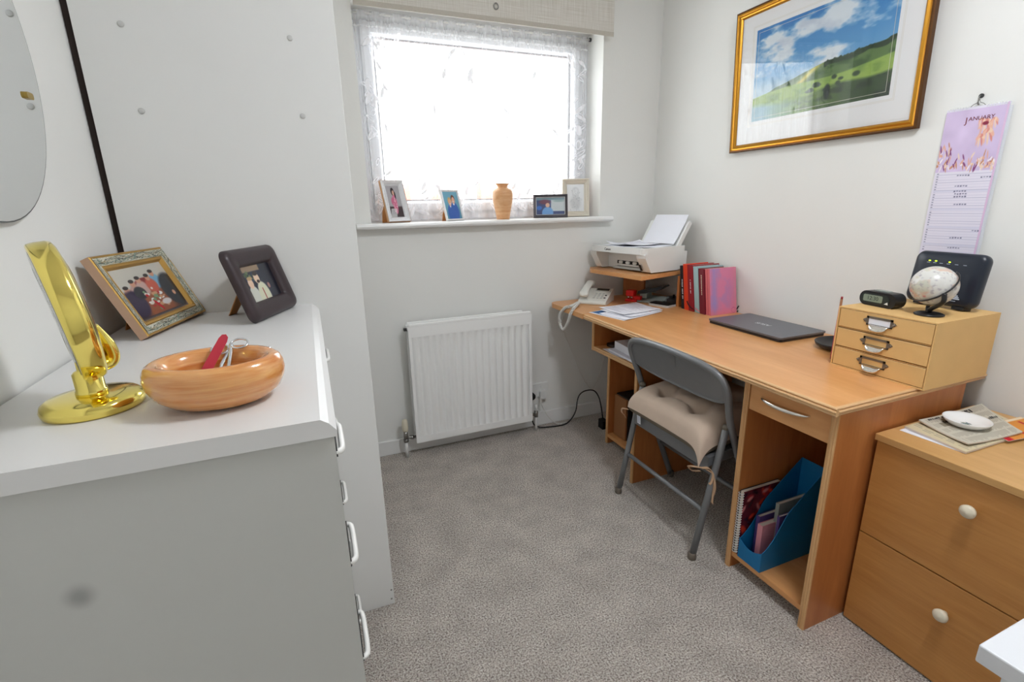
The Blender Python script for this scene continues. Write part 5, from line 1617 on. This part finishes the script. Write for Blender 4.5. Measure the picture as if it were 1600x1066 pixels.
ro = thing('router', 'dark slate square wifi router standing upright on the kraft drawer box', 'router', (1.738, 0.862, BZ1 + 0.0093), R(-97.6), R(7.7))
b = MB(); loops = []
for (ins, y) in ((0.006, 0.034), (0.001, 0.028), (0.0, 0.020), (0.0, 0.010), (0.003, 0.004), (0.010, 0.0), (0.03, -0.001), (0.06, -0.0015)):
    loops.append([(a, y, c + 0.079) for a, c in rrect(0.194 - 2 * ins, 0.156 - 2 * ins, max(0.006, 0.022 - ins * 0.3), 7)])
n = len(loops[0])
b.add([v for l in loops for v in l], [(a * n + j, a * n + (j + 1) % n, (a + 1) * n + (j + 1) % n, (a + 1) * n + j) for a in range(len(loops) - 1) for j in range(n)], 0, True)
b.f.append(tuple(range(n - 1, -1, -1))); b.m.append(0); b.s.append(False)
k0 = (len(loops) - 1) * n
b.f.append(tuple(k0 + j for j in range(n))); b.m.append(0); b.s.append(False)
b.build('router_body', 'router_body', ro, merge=True)
for x in (-0.065, 0.045):
    MB().box(x, x + 0.03, 0.002, 0.036, -0.0050, 0.004).build('foot', 'black_plastic', ro)
for x in (-0.050, -0.032, 0.006):
    MB().prism(rrect(0.0055, 0.0032, 0.0015, 3, cx=x, cy=0.128), -0.0022, -0.0005, 'y').build('status_light', 'led_lit', ro)
b = MB()
for x in (-0.052, -0.034, -0.016, 0.004, 0.026, 0.048):
    b.prism(rrect(0.009, 0.0014, 0.0006, 2, cx=x, cy=0.1225), -0.0020, -0.0006, 'y')
b.build('light_caption', 'router_mark', ro)
b = MB()
for k, w_ in enumerate((0.010, 0.016, 0.022)):
    b.prism(rrect(w_, 0.0035, 0.0015, 2, cx=0.050, cy=0.034 - k * 0.0045), -0.0020, -0.0006, 'y')
b.prism(rrect(0.02, 0.0016, 0.0006, 2, cx=0.042, cy=0.018), -0.0020, -0.0006, 'y')
b.build('maker_mark', 'router_mark', ro)

# ------------------------------------------------------------------ papers, newspaper and dish on the beech unit
BT = 0.6242
sheet('letter', 'white letter lying under the newspapers on the beech drawer unit', 'letter', [(1.462, 0.744), (1.466, 0.594), (1.66, 0.600), (1.655, 0.748)], BT, text_page(31).rect(0.80, 0.97, 0.03, 0.06, (60, 60, 80), 0.02), group=None)


def newsprint(seed, nx=110, ny=110, bg=(206, 198, 178)):
    rs4 = np.random.RandomState(seed)
    p = Paint(nx, ny, bg)
    for col in range(5):
        for k in range(34):
            y = 0.96 - k * 0.027
            if rs4.rand() < 0.12:
                continue
            p.rect(0.03 + col * 0.195, 0.03 + col * 0.195 + rs4.uniform(0.11, 0.17), y - 0.010, y, (158, 150, 134), 0.006)
    for k in range(5):
        x, y = rs4.rand() * 0.7, rs4.rand() * 0.7
        p.rect(x, x + rs4.uniform(0.1, 0.25), y, y + rs4.uniform(0.06, 0.18), [(150, 140, 120), (190, 184, 168), (176, 160, 130)][k % 3], 0.01)
    return p


pn = newsprint(1, bg=(214, 200, 166))
sheet('newspaper', 'yellowed folded newspaper lowest in the pile on the beech unit', 'newspaper', [(1.486, 0.7455), (1.463, 0.592), (1.76, 0.586), (1.842, 0.7455)], BT + 0.0018, pn, mat='page_edge', th=0.005, group='newspapers on the beech unit')
po = Paint(70, 50, (226, 150, 70))
po.rect(0.0, 1.0, 0.0, 0.12, (200, 40, 50), 0.03); po.rect(0.1, 0.9, 0.42, 0.47, (196, 50, 60), 0.02); po.rect(0.2, 1.0, 0.75, 0.8, (196, 50, 60), 0.02); po.rect(0, 0.12, 0, 1, (240, 220, 190), 0.04)
sheet('leaflet', 'orange and red printed leaflet sticking out at the wall end of the newspapers', 'leaflet', [(1.66, 0.660), (1.62, 0.578), (1.812, 0.556), (1.838, 0.645)], BT + 0.0085, po, th=0.001)
pn = newsprint(2, bg=(206, 200, 184))
rs5 = np.random.RandomState(8)
for (u0, u1, v0, v1, st_) in ((0.05, 0.155, 0.30, 0.74, 0.036), (0.19, 0.27, 0.22, 0.60, 0.032), (0.40, 0.47, 0.83, 0.96, 0.03), (0.04, 0.09, 0.10, 0.26, 0.03)):
    v = v0
    while v < v1:
        w_ = st_ * rs5.uniform(0.55, 0.8)
        pn.rect(u0 + rs5.choice([0.0, 0.0, 0.02]), u1, v, v + w_, (28, 28, 30), 0.006)
        if rs5.rand() < 0.6:
            pn.rect(u0 + 0.035, u1 - 0.025, v + w_ * 0.35, v + w_ * 0.75, (196, 190, 174), 0.006)
        v += st_
sheet('newspaper', 'grey newspaper with a bold black headline topmost in the pile under the white dish', 'newspaper', [(1.540, 0.742), (1.495, 0.605), (1.70, 0.585), (1.835, 0.735)], BT + 0.0102, pn, mat='page_edge', th=0.0035, curl=0.004, group='newspapers on the beech unit')
di = thing('trinket_dish', 'small white china dish with blue green motif on the newspapers', 'dish', (1.622, 0.672, BT + 0.0141))
MB().lathe([(0.0, 0.0), (0.55, 0.0), (0.72, 0.003), (0.92, 0.012), (1.0, 0.0195), (0.985, 0.0205), (0.9, 0.0145), (0.68, 0.0058), (0.0, 0.0045)], n=56, sx=0.053, sy=0.053).build('dish_body', 'ceramic', di)
p = Paint(40, 40, (244, 244, 242))
for k in range(24):
    a = k * 137.5; r_ = 0.06 + 0.33 * (k / 24)
    p.ell(0.5 + r_ * math.cos(R(a)), 0.5 + r_ * 0.55 * math.sin(R(a)), 0.09, 0.03, [(104, 130, 140), (140, 160, 162), (90, 104, 120), (130, 150, 120)][k % 4], 0.5, a)
p.build('motif', 'print_gloss', di, lambda u, v: ((u - 0.5) * 0.050, (v - 0.5) * 0.050, 0.00455 + 0.0008 * ((2 * u - 1) ** 2 + (2 * v - 1) ** 2) / 2 + 0.0003))

# ------------------------------------------------------------------ contents of the cubby under the desk top
CZ = 0.5662
sheet('paper_sheet', 'loose white sheet sticking out lowest on the cubby shelf', 'paper', [(1.262, 1.945), (1.262, 1.76), (1.46, 1.72), (1.48, 1.93)], CZ + 0.0003, text_page(41), curl=0.003, group='papers in the desk cubby')
sheet('paper_stack', 'stack of white paper under the thick ream in the desk cubby', 'paper stack', [(1.270, 1.905), (1.258, 1.70), (1.50, 1.69), (1.52, 1.89)], CZ + 0.0045, None, mat='paper_side', th=0.010)
sheet('paper_ream', 'thick ream of white paper on top in the desk cubby', 'paper stack', [(1.300, 1.900), (1.280, 1.725), (1.49, 1.70), (1.51, 1.88)], CZ + 0.0148, None, mat='paper', th=0.036)
bb = thing('black_case', 'long black case at the far side of the desk cubby', 'case', (1.40, 1.955, CZ))
MB().box(-0.09, 0.16, -0.035, 0.03, 0.0, 0.020).build('case_body', 'black_plastic', bb, bevel=0.004)
bp2 = thing('black_pouch', 'black pouch lying on the paper ream in the desk cubby', 'pouch', (1.36, 1.765, CZ + 0.0512))
MB().box(-0.05, 0.08, -0.035, 0.03, 0.0, 0.028).build('pouch_body', 'black_rubber', bp2, bevel=0.01, seg=3)

# low cabinet
sk_ = thing('storage_box', 'black box with wood effect front standing in the low cabinet of the desk', 'box', (1.48, 1.965, 0.0563))
MB().box(-0.075, 0.12, -0.054, 0.054, 0.0, 0.235).build('box_body', 'black_rubber', sk_, bevel=0.003)
MB().box(-0.088, -0.0752, -0.052, 0.052, 0.004, 0.230).build('front_panel', 'speaker_wood', sk_, bevel=0.003)
pkt = thing('packet', 'white and red packet beside the storage box in the low cabinet', 'packet', (1.42, 1.82, 0.0563))
MB().box(-0.02, 0.1, -0.04, 0.03, 0.0, 0.05).build('packet_base', 'red_plastic', pkt, bevel=0.002)
MB().box(-0.02, 0.1, -0.04, 0.03, 0.0502, 0.16).build('packet_top', 'paper', pkt, bevel=0.002)

# ------------------------------------------------------------------ magazine file and notebook in the pedestal
MZ = 0.0643
mf = thing('magazine_file', 'blue card magazine file with scooped sides in the desk pedestal', 'magazine file', (1.37, 0.989, MZ))
prof = catmull([(-0.126, 0.072, 0), (-0.112, 0.080, 0), (-0.080, 0.112, 0), (-0.050, 0.160, 0), (-0.024, 0.200, 0), (0.004, 0.222, 0), (0.040, 0.252, 0), (0.130, 0.322, 0)], 6)
sidep = [(-0.126, 0.0)] + [(q.x, q.y) for q in prof] + [(0.130, 0.0)]
for y in (-0.0455, 0.0435):
    MB().prism(sidep[::-1], y, y + 0.002, 'y').build('side_panel', 'blue_card', mf)
fr = [(-0.0434, 0.0), (-0.0434, 0.072)] + [(-0.0434 + 0.0868 * t, 0.072 - 0.018 * math.sin(math.pi * t)) for t in [i / 12 for i in range(1, 12)]] + [(0.0434, 0.072), (0.0434, 0.0)]
MB().prism(fr, -0.126, -0.124, 'x').build('front_panel', 'blue_card', mf)
MB().box(0.128, 0.130, -0.0434, 0.0434, 0.0, 0.322).build('back_panel', 'blue_card', mf)
MB().box(-0.1238, 0.1278, -0.0434, 0.0434, 0.0, 0.0022).build('bottom_panel', 'blue_card', mf)
GB = 'things filed in the blue magazine file'
for (nm, lb_, cat, y0, y1, x0, x1, h_, mt, ln) in (
        ('notebook', 'thin purple book on the left inside the blue magazine file', 'book', 0.022, 0.033, -0.070, 0.09, 0.150, 'purple_card', -0.012),
        ('notebook', 'pink book leaning in the middle of the blue magazine file', 'book', -0.004, 0.012, -0.085, 0.07, 0.135, 'pink_card', -0.018),
        ('tablet_case', 'grey case standing behind the pink book in the blue magazine file', 'case', -0.008, 0.002, -0.025, 0.11, 0.205, 'grey_case', -0.012),
        ('leaflet', 'purple and white leaflet on the right inside the blue magazine file', 'leaflet', -0.034, -0.028, -0.050, 0.10, 0.180, 'purple_card', -0.004)):
    t = thing(nm, lb_, cat, (1.37, 0.989, MZ + 0.0025), group=GB)
    q = [(y0, 0.0), (y1, 0.0), (y1 + ln * 0, h_), (y0 + ln * 0, h_)]
    MB().prism(q, x0 + 0.0025, x1, 'x').build('pages', 'page_edge', t)
    MB().prism([(y0 - 0.0015, 0.0), (y0, 0.0), (y0, h_ + 0.002), (y0 - 0.0015, h_ + 0.002)], x0, x1 + 0.001, 'x').build('cover', mt, t)
    MB().prism([(y1, 0.0), (y1 + 0.0015, 0.0), (y1 + 0.0015, h_ + 0.002), (y1, h_ + 0.002)], x0, x1 + 0.001, 'x').build('cover', mt, t)
    MB().prism([(y0 - 0.0015, 0.0), (y1 + 0.0015, 0.0), (y1 + 0.0015, h_ + 0.002), (y0 - 0.0015, h_ + 0.002)], x0 - 0.0012, x0 + 0.0002, 'x').build('spine', mt, t)
nb = thing('spiral_notebook', 'spiral bound notebook with dark red patterned cover beside the blue file', 'notebook', (1.33, 1.046, MZ))
MB().box(-0.080, 0.090, -0.004, 0.009, 0.002, 0.243).build('pages', 'page_edge', nb)
p = Paint(40, 60, (96, 28, 40))
for k in range(50):
    p.ell(RNG.rand(), RNG.rand(), 0.08, 0.03, [(170, 40, 50), (60, 20, 36), (206, 120, 120), (210, 60, 40)][k % 4], 0.5, RNG.uniform(-60, 60))
p.build('cover', 'print_gloss', nb, lambda u, v: (-0.082 + u * 0.174, -0.0046, v * 0.245))
MB().box(-0.082, 0.092, 0.0092, 0.0106, 0.0, 0.245).build('back_cover', 'book_black', nb)
b = MB()
for k in range(24):
    z = 0.008 + k * 0.0099
    b.tube([(-0.084 + 0.007 * math.cos(a), 0.003 + 0.0095 * math.sin(a), z + 0.0006 * a) for a in [2 * math.pi * i / 12 for i in range(12)]], 0.0012, 6, closed=True)
b.build('spiral_wire', 'white_plastic', nb)
